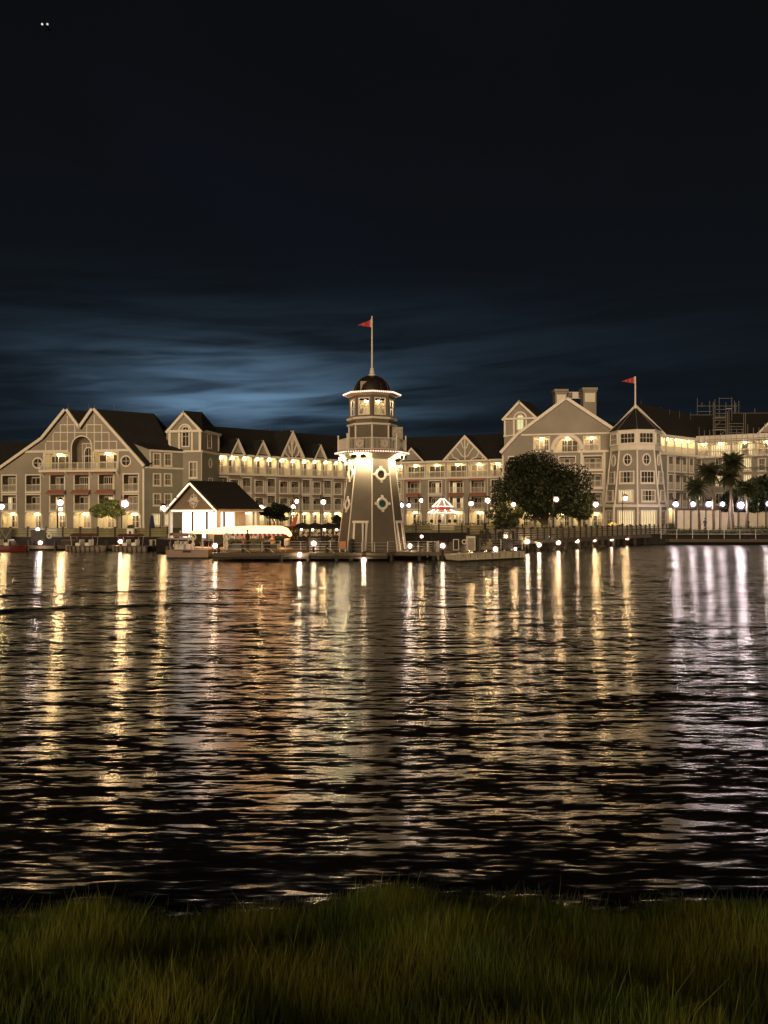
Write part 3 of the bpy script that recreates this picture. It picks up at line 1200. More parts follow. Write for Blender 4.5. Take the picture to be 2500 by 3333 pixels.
# ---- middle wing, right of the lighthouse
WRb = thing('hotel_wing', 'middle wing with a large fretwork gable between the lighthouse and the big tree', 'building', tuple(P(1450, 1720, 144)[:2]) + (GZ,), 'hotel buildings')
wr = Wall(1255, 149.5, 1640, 139.8)
secs = [(1287, 1313), (1316, 1384), (1386, 1450), (1454, 1520), (1523, 1590), (1594, 1637)]
wins = [(1270, 1300), (1325, 1368), (1395, 1438), (1463, 1508), (1533, 1578), (1603, 1640)]
for i, ((a, b), (c, d_)) in enumerate(zip(secs, wins)):
    u0, u1 = wr.uz(a, 1530)[0], wr.uz(b, 1530)[0]
    winm(WRb, wr, 'loggia', (u0 + u1) / 2, z1 + .05, u1 - u0 - .35, 2.55, var=i, lit=1, rail=True)
    u = wr.uz((c + d_) / 2, 1580)[0]
    wd = 2.5
    winm(WRb, wr, 'loggia', u, 7.75, wd, 2.3, var=i + 3, lit=4 if i in (2, 3) else 0)
    winm(WRb, wr, 'loggia', u, 4.85, wd, 2.3, var=i + 5, lit=4 if i == 3 else 0)
    winm(WRb, wr, 'porch', u, GZ + .05, 3.0, 2.6, var=i % 3, lit=1, rail=False)
    if i in (1, 3, 4):
        awning(WRb, wr, u, 10.0, 3.1, M_AWN, .7)
        awning(WRb, wr, u, 7.05, 3.1, M_AWN, .7)
mb = MB()
wall_mesh(mb, wr, [(0, GZ - .3), (wr.L, GZ - .3), (wr.L, ze), (0, ze)], 0)
mb.build('wall', M_WALL, WRb)
slab(WRb, wr, 0, wr.L, ze + .02, .36, .58, 'fascia')
slab(WRb, wr, 0, wr.L, z1, .34, .45)
for x in (1313, 1452, 1587):
    pipe(WRb, wr, wr.uz(x, 1600)[0], GZ, z1 - .4)
wing_roof(WRb, wr, -2, wr.L + 1.5, ze, 19.0)
dormer(WRb, wr, 1307, 1383, 1344, 1458, ze + .03, 3.6)
dormer(WRb, wr, 1446, 1590, 1517, 1417, ze + .03, 5.4, True)

# ---- right gabled block
BR = thing('hotel_block', 'broad gabled hotel block with a half-round arch behind the big tree', 'building', tuple(P(1820, 1720, 127)[:2]) + (GZ,), 'hotel buildings')
wb = Wall(1634, 128.3, 1992, 124.2)
uz = wb.uz
rk = [uz(1994, 1400), uz(1842.6, 1301), uz(1690, 1414), uz(1632, 1477)]
outl = [(uz(1634, 1700)[0], GZ - .3), (wb.L, GZ - .3), (wb.L, rk[0][1]), rk[1], rk[2], (uz(1634, 1478)[0], rk[3][1])]
win(BR, wb, 'loggia', 1739, 1787, 1425, 1466, var=2, lit=1, rail=False)
win(BR, wb, 'loggia', 1901, 1951, 1421, 1466, var=5, lit=1, rail=True)
ua, za2 = uz(1845.6, 1470)
wb.holes.append([(ua + a, za2 + c) for a, c in shape('arch', 4.0, 2.35)])
ap = put(BR, wb, proto('archporch', 4.0, 2.35, 2, 1, False), ua, za2)
win(BR, wb, 'loggia', 1900, 1959, 1485, 1526, var=1)
win(BR, wb, 'loggia', 1900, 1959, 1543, 1584, var=4)
win(BR, wb, 'loggia', 1900, 1959, 1603, 1642, var=6)
win(BR, wb, 'loggia', 1657, 1671, 1487, 1519, var=0)
win(BR, wb, 'loggia', 1820, 1872, 1487, 1527, var=3)
for a, b in ((1650, 1676), (1690, 1735), (1748, 1795), (1808, 1856), (1868, 1912), (1920, 1962)):
    win(BR, wb, 'porch', a, b, 1668, 1718, var=a % 3, lit=1, rail=False)
mb = MB()
wall_mesh(mb, wb, outl, 9.0)
mb.build('wall', M_WALL, BR)
mb = MB()
for a, b in zip(rk[:-1], rk[1:]):
    board(mb, wb, a, b, .48, -.45, .02, .9)
mb.build('bargeboard', M_TRIM, BR)
mb = MB()
zt = uz(1842, 1413)[1]
board(mb, wb, (uz(1696, 1413)[0], zt), (wb.L, zt), .24, -.12, .02)
zt2 = uz(1930, 1470)[1]
board(mb, wb, (uz(1880, 1470)[0], zt2), (uz(1981, 1470)[0], zt2), .38, -.35, .02)
for x in (1893, 1967):
    u = uz(x, 1550)[0]
    board(mb, wb, (u, GZ), (u, zt2 - .2), .36, -.2, .02)
for y in (1531, 1590):
    z_ = uz(1930, y)[1]
    board(mb, wb, (uz(1896, y)[0], z_), (uz(1964, y)[0], z_), .3, -.22, .02)
board(mb, wb, (.14, GZ), (.14, rk[3][1] - .3), .26, -.08, .02)
pts = [(ua + 2.4 * math.cos(PI * i / 16), za2 + .35 + 2.4 * math.sin(PI * i / 16)) for i in range(17)]
mb.build('trim', M_TRIM, BR)
mb = MB()
for a, b in zip(pts[:-1], pts[1:]):
    board(mb, wb, a, b, .40, -.11, .02)
mb.build('arch_trim', M_TRIM, BR)
mb = MB()
bk = Vector((wb.n.x, wb.n.y, 0)) * 9.5 + Vector((2.5, 0, 0))
for a, b in zip(rk[:-1], rk[1:]):
    p, q = wb.pt(*a, -.4), wb.pt(*b, -.4)
    roof_slab(mb, [p, q, q + bk, p + bk])
p = wb.pt(*rk[0], 2.5)
roof_slab(mb, [P(1900, 1352, 134), P(2020, 1385, 140), P(2010, 1420, 128), P(1960, 1395, 127)])
mb.build('roof', M_ROOF, BR)
for cx0, cx1, yc, yb, Y in ((1805, 1849, 1267, 1345, 133.0), (1896, 1944, 1262, 1370, 131.0)):
    X0, X1 = PX(cx0, Y), PX(cx1, Y)
    z1_, z0_ = PZ(yc, Y), PZ(yb, Y)
    mb = MB()
    mb.box(((X0 + X1) / 2, Y + 1.0, (z0_ + z1_) / 2 - .2), (X1 - X0 - .3, 2.0, z1_ - z0_ - .4))
    mb.box(((X0 + X1) / 2, Y + 1.0, z1_ - .22), (X1 - X0 + .1, 2.4, .42))
    mb.box(((X0 + X1) / 2, Y + 1.0, z1_ - .6), (X1 - X0 - .1, 2.2, .18))
    ch = mb.build('chimney', M_WALL, BR)
    mb = MB()
    mb.box(((X0 + X1) / 2, Y - .02, z1_ - 1.7), (X1 - X0 - .8, .08, 1.5))
    mb.build('chimney_panel', M_TRIM, ch)
mb = MB()
Y = 133.6
for y in (1277, 1297):
    mb.box(((PX(1849, Y) + PX(1897, Y)) / 2, Y, PZ(y, Y)), (PX(1897, Y) - PX(1849, Y), .08, .1))
for i in range(15):
    mb.box((PX(1850, Y) + (PX(1896, Y) - PX(1850, Y)) * i / 14, Y, PZ(1287, Y)), (.04, .05, 1.05))
mb.box((PX(1873, Y), Y - .05, PZ(1287, Y)), (1.0, .06, 1.0))
mb.build('roof_railing', M_RAIL, BR)

# ---- right stair tower with the green lit window
TR = thing('stair_tower', 'narrow gabled tower with a yellow-green lit arched window rising behind a roof', 'tower', tuple(P(1692, 1720, 133)[:2]) + (GZ,), 'gabled hotel towers')
t2 = Wall(1641, 133.5, 1745, 132.0)
zu, zap = PZ(1364, 133), PZ(1307, 133)
uL = t2.uz(1691, 1320)[0]
win(TR, t2, 'arch', 1684.5, 1702.5, 1353, 1398, lit=2, hole=True)
mb = MB()
wall_mesh(mb, t2, [(0, GZ - .3), (t2.L, GZ - .3), (t2.L, zu), (uL, zap - .3), (0, zu)], 6.0)
mb.build('wall', M_WALL, TR)
mb = MB()
board(mb, t2, (-.15, zu), (t2.L + .15, zu), .36, -.36, .02)
board(mb, t2, (-.4, zu - .1), (uL, zap + .1), .40, -.50, .02, .9)
board(mb, t2, (uL, zap + .1), (t2.L + .4, zu - .1), .40, -.50, .02, .9)
for x in (1643.5, 1673, 1713, 1742):
    u = t2.uz(x, 1380)[0]
    board(mb, t2, (u, PZ(1420, 133)), (u, zu - .2), .30, -.14, .02)
board(mb, t2, (-.1, PZ(1420, 133)), (t2.L + .1, PZ(1409, 133)), .22, -.16, .02)
mb.build('trim', M_TRIM, TR)
mb = MB()
u, zz = t2.uz(1693.5, 1362)
pts = [(u + 1.05 * math.cos(PI * i / 12), zz + 1.05 * math.sin(PI * i / 12)) for i in range(13)]
for a, b in zip(pts[:-1], pts[1:]):
    board(mb, t2, a, b, .26, -.18, .02)
mb.build('arch_trim', M_TRIM, TR)
mb = MB()
a = t2.pt(uL, zap, -.5)
eR, eL = t2.pt(t2.L + .5, zu - .15, -.5), t2.pt(-.5, zu - .15, -.5)
bk = Vector((t2.n.x, t2.n.y, 0)) * 6.5 + Vector((2.2, 0, 0))
e2 = P(1727, 1313, 136)
roof_slab(mb, [a, eR, P(1768, 1352, 138), e2])
roof_slab(mb, [a, eL, eL + bk, a + bk])
roof_slab(mb, [e2, P(1768, 1352, 138), P(1700, 1360, 141)])
mb.build('roof', M_ROOF, TR)

# ---- octagonal tower
OC = Vector((PX(2068, 121.0), 121.0, 0))
OT = thing('octagonal_tower', 'tapering eight-sided hotel tower with a glazed top storey and cone roof', 'tower', (OC.x, OC.y, GZ))
ROT = R(-108 + 4)
prof = [(4.85, GZ - .3), (4.85, 5.2)]
mb = MB()
z_b, z_l, z_e, z_a = 5.3, 13.7, 16.75, 20.6


def octv(r, z, i, c=OC, rot=ROT):
    t = rot + i * PI / 4
    return Vector((c.x + r * math.cos(t), c.y + r * math.sin(t), z))


mb.lathe(OC, [(4.55, GZ - .3), (4.55, z_b), (3.62, z_l)], 8, ROT)
mb.build('wall', M_WALL, OT)
mb = MB()
mb.lathe(OC, [(4.95, z_b - .35), (4.95, z_b + .05), (4.6, z_b + .12)], 8, ROT)
mb.build('belt_cornice', M_TRIM, OT)
mb = MB()
mb.lathe(OC, [(3.6, z_l), (3.92, z_l + .02), (3.92, z_l + .15), (3.78, z_l + .2), (3.78, z_e), (4.0, z_e + .02), (4.0, z_e + .1)], 8, ROT)
mb.build('lantern_storey', M_TRIM, OT)
mb = MB()
mb.lathe(OC, [(4.05, z_e + .12), (.12, z_a)], 8, ROT)
mb.build('cone_roof', M_ROOF, OT)
for i in range(8):
    mb = MB()
    mb.tube(octv(4.6, z_b, i), octv(3.65, z_l, i), .14, .12, 6)
    mb.build('corner_board', M_TRIM, OT)
    mb = MB()
    mb.tube(octv(4.05, z_e + .15, i), octv(.15, z_a, i), .06, .04, 5)
    mb.build('hip_ridge', M_STEEL, OT)
    mb = MB()
    mb.tube(octv(4.8, GZ - .3, i), octv(4.8, z_b - .3, i), .16, .16, 8)
    mb.build('porch_column', M_TRIM, OT)
for i in range(-2, 2):
    am = ROT + (i + .5) * PI / 4
    nx, ny = math.cos(am), math.sin(am)
    ang = am + PI / 2
    ap_ = math.cos(PI / 8)

    def place(kind, wd, h, z, r, lit=0, var=0):
        z += 0
        root = None
        for nm, me in proto(kind, wd, h, var, lit, False):
            if root is None:
                root = link(nm, me, OT, Vector((OC.x + nx * r * ap_, OC.y + ny * r * ap_, z)) - ORI[OT.name], ang)
            else:
                link(nm, me, root)

    def rad(z):
        return .10 + 4.55 - (z - z_b) * (.93 / 8.4)

    place('round', 1.0, 1.5, 11.5, rad(12.2) + .06)
    place('sash', 2.0, 1.55, 8.75, rad(8.75) + .03, 0, 2 if i != 0 else 1)
    place('sash', 2.0, 1.5, 5.95, rad(5.95) + .03, 3 if i == -1 else 0, 2)
    place('sash', 2.3, 2.5, GZ + .1, 4.68, 3 if i in (-1, 0) else 0, 0)
    place('sash', 2.1, 1.4, 14.85, 3.89, 0, 1)
    # lit things behind the lantern windows
    mb = MB()
mb = MB()
mb.tube(OC + Vector((0, 0, z_a - .1)), OC + Vector((0, 0, z_a + .5)), .28, .2, 8)
mb.tube(OC + Vector((0, 0, z_a + .4)), OC + Vector((0, 0, PZ(1226, 121))), .14, .1, 8)
mb.build('flagpole', M_TRIM, OT)


def pennant(label, top, length, h, parent_pt):
    mb = MB()
    n = 12
    base = len(mb.v)
    o = Vector(parent_pt)
    rowsv = []
    for i in range(n + 1):
        t = i / n
        hh = h * (1 - t) + .03
        x = -length * t
        dyy = .12 * math.sin(t * 7) * t
        zc_ = -h * .48 - .18 * t
        rowsv.append((x, dyy, zc_, hh))
    for s in (-.012, .012):
        for x, dyy, zc_, hh in rowsv:
            mb.v.append(o + Vector((x, dyy + s, top + zc_ + hh / 2)))
            mb.v.append(o + Vector((x, dyy + s, top + zc_ - hh / 2)))
    m_ = 2 * (n + 1)
    for k_ in (0, m_):
        for i in range(n):
            q = base + k_ + 2 * i
            mb.f.append((q, q + 1, q + 3, q + 2))
    r_ = thing('pennant', label, 'flag', o + Vector((0, 0, top)), 'red pennants on poles')
    mb.build('cloth', M_RED, r_)
    mb = MB()
    mb.tube(o + Vector((-.02, 0, top + .1)), o + Vector((-.02, 0, top - h)), .03, .03, 5)
    mb.build('hoist_sleeve', M_TRIM, r_)


pennant('bright red pennant flying over the cone-roofed octagonal tower', PZ(1228, 121), 2.0, 1.0, (OC.x - .12, 121, 0))

# ---- wing behind the octagonal tower and the scaffolded far wing
W3 = thing('hotel_wing', 'tall wing with lit top balconies right behind the octagonal tower', 'building', tuple(P(2210, 1720, 126)[:2]) + (GZ,), 'hotel buildings')
w3 = Wall(2135, 121.5, 2272, 129.8)
ze3, zf3 = 16.55, 13.7
for i, (a, b) in enumerate(((2143, 2164), (2170, 2192), (2196, 2216), (2217, 2236), (2239, 2260))):
    u0, u1 = w3.uz(a, 1450)[0], w3.uz(b, 1450)[0]
    winm(W3, w3, 'loggia', (u0 + u1) / 2, zf3 + .05, u1 - u0, 2.5, var=i, lit=1)
for i, (a, b) in enumerate(((2175, 2192), (2197, 2216), (2221, 2236), (2243, 2258))):
    u0, u1 = w3.uz(a, 1520)[0], w3.uz(b, 1520)[0]
    for j, z in enumerate((10.95, 8.0, 5.1)):
        winm(W3, w3, 'loggia', (u0 + u1) / 2, z, max(1.2, (u1 - u0) * .8), 2.2, var=(i + j) % 4)
        if i == 1:
            awning(W3, w3, (u0 + u1) / 2 + .1, z + 2.0, 2.0, M_AWN2, .6)
win(W3, w3, 'archporch', 2175, 2194, 1652, 1703, lit=1, rail=False)
mb = MB()
wall_mesh(mb, w3, [(0, GZ - .3), (w3.L, GZ - .3), (w3.L, ze3), (0, ze3)], 0)
mb.build('wall', M_WALL2, W3)
slab(W3, w3, 0, w3.L, ze3 + .02, .4, .5, 'fascia')
slab(W3, w3, 0, w3.L, zf3, .34, .45)
pipe(W3, w3, w3.uz(2194.5, 1600)[0], GZ, zf3 - .4)
pipe(W3, w3, w3.uz(2170, 1600)[0], GZ, zf3 - .4)
mb = MB()
g0 = P(2068, 1316, 126)
eR, eL = P(2166, 1413, 122.5), P(2018, 1368, 127)
roof_slab(mb, [g0, eR, P(2290, 1428, 131.5), P(2245, 1351, 137)])
roof_slab(mb, [g0, P(2010, 1400, 127), P(2020, 1400, 137), g0 + Vector((7, 10, 0))])
mb.build('roof', M_ROOF, W3)
mb = MB()
for a, b in ((g0, eR), (g0, eL)):
    d_ = Vector((0, -.25, 0))
    mb.prism([a + d_, b + d_, b + d_ + Vector((0, 0, -.5)), a + d_ + Vector((0, 0, -.5))], (0, .2, 0))
mb.build('bargeboard', M_TRIM, W3)
mb = MB()
mb.poly([g0 + Vector((0, .1, -.2)), eR + Vector((0, .1, -.2)), P(2100, 1420, 126.5), P(2010, 1420, 127), eL + Vector((0, .1, -.2))])
mb.build('gable', M_WALL, W3)
for x, y in ((2087, 1300), (2119, 1322), (2151, 1326), (2180, 1332), (2212, 1338), (2248, 1342)):
    mb = MB()
    mb.tube(P(x, y + 24, 131), P(x, y, 131), .03, .02, 5)
    mb.build('lightning_rod', M_STEEL, W3)

W4 = thing('hotel_wing', 'far wing wrapped in scaffold with a glowing top balcony behind the palms', 'building', tuple(P(2400, 1720, 128)[:2]) + (GZ,), 'hotel buildings')
w4 = Wall(2268, 130, 2560, 123)
for i, (a, b) in enumerate(((2272, 2306), (2309, 2376), (2386, 2460), (2466, 2530))):
    u0, u1 = w4.uz(a, 1455)[0], w4.uz(b, 1455)[0]
    winm(W4, w4, 'loggia', (u0 + u1) / 2, w4.uz(2390, 1482)[1], u1 - u0, 2.2, var=i, lit=2 if i in (1, 2) else 1)
for i, (a, b) in enumerate(((2270, 2282), (2330, 2350), (2370, 2392), (2424, 2443), (2470, 2490))):
    for j, (y0, y1) in enumerate(((1493, 1530), (1548, 1580), (1606, 1640))):
        lit = 3 if (i == 3 and j < 2) or (i == 1 and j == 1) else 0
        win(W4, w4, 'sash', a, b, y0, y1, var=i + j, lit=lit, hole=True)
mb = MB()
ze4 = PZ(1416, 127)
wall_mesh(mb, w4, [(0, GZ - .3), (w4.L, GZ - .3), (w4.L, ze4), (0, ze4)], 0)
mb.build('wall', M_WALL2, W4)
slab(W4, w4, 0, w4.L, ze4 + .02, .95, .6, 'fascia')
slab(W4, w4, 0, w4.L, w4.uz(2390, 1482)[1] - .02, .4, .6)
mb = MB()
roof_slab(mb, [w4.pt(-3, ze4, -.5), w4.pt(w4.L, ze4, -.5), w4.pt(w4.L, PZ(1345, 131), 6), w4.pt(-3, PZ(1354, 135), 6)])
mb.build('roof', M_ROOF, W4)
dormer(W4, w4, 2468, 2560, 2514, 1364, ze4 + .03, 4.5)

# scaffold
SF = thing('scaffold', 'steel pipe scaffold with a roof-top stair tower around the far right wing', 'scaffold', tuple(P(2390, 1720, 122)[:2]) + (GZ,))
yo = -1.3
uA = w4.uz(2276, 1500, yo)[0]
uB = w4.uz(2545, 1500, yo)[0]


def sbar(p, q, nm='scaffold_pole', r=.045):
    mb = MB()
    mb.tube(p, q, r, r, 5)
    return mb.build(nm, M_STEEL, SF)


nP = 15
for i in range(nP + 1):
    u = uA + (uB - uA) * i / nP
    sbar(w4.pt(u, GZ, yo), w4.pt(u, ze4 + (.9 if i % 3 else 1.5), yo))
for z in (3.8, 6.4, 9.0, 11.4, 13.2, 14.2, 15.3, 16.2):
    sbar(w4.pt(uA, z, yo - .05), w4.pt(uB, z, yo - .05), 'scaffold_ledger')
for z in (6.3, 8.9, 11.3):
    mb = MB()
    mb.prism([w4.pt(uA, z, yo), w4.pt(uB, z, yo), w4.pt(uB, z, yo + .9), w4.pt(uA, z, yo + .9)], (0, 0, .06))
    mb.build('scaffold_deck', M_WOOD, SF)
for i in range(0, nP, 3):
    u = uA + (uB - uA) * i / nP
    v = uA + (uB - uA) * (i + 1) / nP
    sbar(w4.pt(u, 6.4, yo - .1), w4.pt(v, 9.0, yo - .1), 'scaffold_brace')
    sbar(w4.pt(v, 11.4, yo - .1), w4.pt(u, 14.2, yo - .1), 'scaffold_brace')
Yt = 125.5
for x, y0, y1 in ((2322, 1417, 1308), (2327, 1417, 1300), (2341, 1360, 1294), (2363, 1417, 1310), (2368, 1417, 1340), (2373, 1417, 1335), (2382, 1370, 1293), (2391, 1345, 1305), (2395, 1345, 1312), (2405, 1345, 1306), (2421, 1415, 1346), (2427, 1415, 1346), (2270, 1350, 1296), (2310, 1350, 1306), (2285, 1325, 1311), (2457, 1342, 1330)):
    sbar(P(x, y0, Yt), P(x, y1, Yt))
for x0, x1, y in ((2341, 2382, 1297), (2272, 2400, 1322), (2272, 2316, 1340), (2327, 2363, 1333), (2327, 2363, 1346), (2327, 2363, 1355), (2327, 2363, 1368), (2327, 2363, 1381), (2327, 2363, 1391), (2327, 2363, 1400), (2363, 2382, 1332), (2373, 2421, 1379), (2373, 2421, 1389), (2373, 2421, 1398), (2373, 2421, 1409), (2246, 2316, 1351), (2385, 2520, 1345)):
    sbar(P(x0, y, Yt - .06), P(x1, y, Yt - .06), 'scaffold_ledger')
sbar(P(2326, 1392, Yt), P(2345, 1372, Yt), 'scaffold_brace')
sbar(P(2327, 1435, Yt - 1), P(2362, 1400, Yt), 'scaffold_brace')
for x0, x1, y in ((2327, 2363, 1361), (2363, 2381, 1331), (2327, 2363, 1399)):
    mb = MB()
    mb.prism([P(x0, y, Yt), P(x1, y, Yt), P(x1, y, Yt) + Vector((0, 1.2, 0)), P(x0, y, Yt) + Vector((0, 1.2, 0))], (0, 0, .08))
    mb.build('scaffold_deck', M_STEEL, SF)

# ------------------------------------------------------------------ lighthouse
LC = Vector((PX(1211, 71.5), 71.5, 0))
DK = 0.68                                          # dock level
LH = thing('lighthouse', 'tapering octagonal lighthouse with a brown dome and strings of bulbs on the dock', 'lighthouse', (LC.x, LC.y, DK))
LR = R(-90 + 1)


def lhr(z):
    return 3.06 - (z - 1.5) * .1333


def lv(r, z, i):
    return octv(r, z, i, LC, LR)


mb = MB()
mb.lathe(LC, [(lhr(DK) - .03, DK), (lhr(9.35) - .03, 9.35)], 8, LR)
mb.build('tower_core', M_LH, LH)
course = 0.20
for i in range(-4, 4):
    mb = MB()
    z = DK
    while z < 9.3:
        zt_ = min(z + course, 9.33)
        r0, r1 = lhr(z) + .05, lhr(zt_) + .004
        mb.poly([lv(r0, z, i), lv(r0, z, i + 1), lv(r1, zt_, i + 1), lv(r1, zt_, i)])
        mb.poly([lv(lhr(z), z, i), lv(lhr(z), z, i + 1), lv(r0, z, i + 1), lv(r0, z, i)])
        z += course
    mb.build('siding', M_LH, LH, 'stuff')
    mb = MB()
    a, b = lv(lhr(DK) + .02, DK, i), lv(lhr(9.35) + .02, 9.35, i)
    mb.tube(a, b, .06, .055, 6)
    mb.build('corner_board', M_TRIM, LH)
# gallery
mb = MB()
mb.lathe(LC, [(2.0, 8.95), (2.12, 9.05), (3.2, 9.5), (3.39, 9.52), (3.39, 9.74), (3.2, 9.76), (2.0, 9.76)], 8, LR)
mb.build('gallery_floor', M_LH, LH)


def rim_bulbs(c, r, z, rot, per, parent, rad_=.07, name='bulb_string', m=M_BULB):
    mb = MB()
    for i in range(8):
        a, b = octv(r, z, i, c, rot), octv(r, z, i + 1, c, rot)
        for k_ in range(per):
            p = a.lerp(b, (k_ + .5) / per)
            mb.ball(p, rad_, 6, 4)
    return mb.build(name, m, parent, 'stuff')


rim_bulbs(LC, 3.47, 9.63, LR, 11, LH)
mb = MB()
for z in (9.86, 10.85):
    for i in range(8):
        mb.tube(lv(3.14, z, i), lv(3.14, z, i + 1), .045, .045, 5)
for i in range(8):
    a, b = lv(3.14, 0, i), lv(3.14, 0, i + 1)
    for k_ in range(18):
        if 6 <= k_ <= 12 and i % 2:
            continue
        p = a.lerp(b, k_ / 18)
        mb.tube(p + Vector((0, 0, 9.76)), p + Vector((0, 0, 10.9)), .022, .022, 4)
mb.build('gallery_railing', M_RAIL, LH)
for i in range(8):
    mb = MB()
    p = lv(3.14, 0, i)
    mb.tube(p + Vector((0, 0, 9.76)), p + Vector((0, 0, 11.15)), .075, .075, 6)
    mb.ball(p + Vector((0, 0, 11.22)), .1, 6, 4)
    mb.build('railing_post', M_TRIM, LH)
M_PANEL = mat('pierced_panel', (0.52, 0.48, 0.40), 0.7, 0.25, 6.0, col2=(0.22, 0.19, 0.15))
for i in range(-3, 3):
    if i % 2 == 0 and i != 0:
        continue
    a, b = lv(3.12, 0, i), lv(3.12, 0, i + 1)
    p, q = a.lerp(b, .32), a.lerp(b, .68)
    mb = MB()
    n_ = (p + q - 2 * LC).normalized() * .05
    mb.prism([p + Vector((0, 0, 9.92)), q + Vector((0, 0, 9.92)), q + Vector((0, 0, 10.78)), p + Vector((0, 0, 10.78))], n_)
    pan = mb.build('gallery_panel', M_PANEL, LH)
    mb = MB()
    c_ = (p + q) / 2 + n_ * 1.1
    rz_ = math.atan2((q - p).y, (q - p).x)
    for rr in (.16, .30):
        mb.torus(Vector((c_.x, c_.y, 10.35)), rr, .025, rz=rz_)
    mb.build('panel_ornament', M_TRIM, pan)
# drum, lantern room, dome
mb = MB()
mb.lathe(LC, [(2.12, 9.76), (2.12, 12.1), (2.12, 12.75)], 8, LR)
mb.build('drum', M_LH, LH)
mb = MB()
mb.lathe(LC, [(2.14, 12.08), (2.32, 12.12), (2.36, 12.28), (2.14, 12.3)], 8, LR, False)
mb.lathe(LC, [(2.14, 12.62), (2.34, 12.66), (2.40, 12.84), (2.12, 12.86)], 8, LR, False)
mb.build('cornice', M_TRIM, LH)
mb = MB()
for i in range(8):
    mb.tube(lv(2.12, 9.76, i), lv(2.12, 12.1, i), .09, .09, 6)
mb.build('drum_corner_boards', M_TRIM, LH)
ap_ = math.cos(PI / 8)
hw_ = 2.05 * math.sin(PI / 8)
for i in range(8):
    am = LR + (i + .5) * PI / 4
    n_ = Vector((math.cos(am), math.sin(am)))
    w_ = Wall.__new__(Wall)
    d_ = Vector((-n_.y, n_.x))
    w_.d, w_.n, w_.L = d_, -n_, hw_ * 2
    w_.A = Vector((LC.x, LC.y)) + n_ * (2.05 * ap_) - d_ * hw_
    w_.ang = math.atan2(d_.y, d_.x)
    w_.holes = []
    sh_ = [(hw_ + a, 13.12 + c) for a, c in shape('rect', .95, 1.4)]
    w_.holes.append(sh_)
    mb = MB()
    wall_mesh(mb, w_, [(0, 12.84), (w_.L, 12.84), (w_.L, 14.85), (0, 14.85)], 0.0)
    mb.build('lantern_wall', M_LH, LH)
    fr = MB()
    pl = shape('rect', .95, 1.4)
    ring(fr, pl, .09, -.04, .06)
    f = link('lantern_window', fr.mesh('lantern_window', M_TRIM), LH, w_.pt(hw_, 13.12) - ORI[LH.name], w_.ang)
    mu = MB()
    lx(mu, -.025, .025, 0, .04, 0, 1.4)
    lx(mu, -.475, .475, .005, .045, .67, .73)
    link('muntin', mu.mesh('muntin', M_TRIM), f)
mb = MB()
for i in range(8):
    mb.tube(lv(2.05, 12.86, i), lv(2.05, 14.85, i), .1, .1, 6)
mb.build('lantern_posts', M_LH, LH)
mb = MB()
mb.lathe(LC, [(1.98, 14.82), (2.0, 14.84)], 8, LR)
mb.build('lantern_ceiling', M_CREAM, LH)
mb = MB()
mb.lathe(LC, [(1.15, 12.9), (1.15, 14.3)], 8, LR)
mb.build('lantern_core', M_CREAM, LH)
M_LANT = glow_mat('lantern_lamp_glow', (1.0, 0.80, 0.42), 42.0)
for i in range(8):
    am = LR + (i + .5) * PI / 4
    mb = MB()
    mb.box((LC.x + 1.5 * math.cos(am), LC.y + 1.5 * math.sin(am), 14.72), (.28, .28, .1), am)
    mb.build('lantern_lamp', M_LANT, LH)
mb = MB()
mb.lathe(LC, [(2.06, 14.82), (2.55, 14.98), (2.62, 15.0), (2.62, 15.16), (1.75, 15.24)], 8, LR)
mb.build('eave', M_TRIM, LH)
rim_bulbs(LC, 2.69, 15.08, LR, 10, LH)
mb = MB()
dp = [(1.78, 15.2), (1.72, 15.45)] + [(1.68 * math.cos(t), 15.45 + 1.42 * math.sin(t)) for t in [PI / 2 * i / 8 for i in range(1, 8)]] + [(.16, 16.88)]
mb.lathe(LC, dp, 24)
mb.build('dome', M_COPPER, LH, smooth=True)
for i in range(12):
    t = 2 * PI * i / 12
    mb = MB()
    pts = [LC + Vector(((r + .015) * math.cos(t), (r + .015) * math.sin(t), z)) for r, z in dp]
    mb.path(pts, .035, 4)
    mb.build('dome_rib', M_COPPER, LH)
mb = MB()
mb.lathe(LC, [(.32, 16.82), (.34, 16.98), (.2, 17.1), (.24, 17.25), (.16, 17.4), (.2, 17.5), (.1, 17.65), (.085, 17.7), (.06, 22.3)], 10)
mb.ball(LC + Vector((0, 0, 22.36)), .09, 8, 5)
mb.build('flagpole', M_TRIM, LH)
mb = MB()
hx = PX(1186.5, 70.2)
mb.box((hx, 70.35, PZ(1257, 70.2)), (.78, .5, .85), .08)
mb.build('dome_hatch', M_PANEL, LH)
mb = MB()
mb.box((PX(1293, 71), 71.0, PZ(1412, 71)), (1.05, .1, 1.25), .2)
mb.build('gallery_board', M_PANEL, LH)
# windows, doors on the faces
def on_face(i, z, f=.5):
    am = LR + (i + .5) * PI / 4
    r = lhr(z) * math.cos(PI / 8)
    n_ = Vector((math.cos(am), math.sin(am), 0))
    d_ = Vector((-n_.y, n_.x, 0))
    side = 2 * lhr(z) * math.sin(PI / 8)
    return LC + n_ * r + d_ * (side * (f - .5)) + Vector((0, 0, z)), n_, d_, am + PI / 2


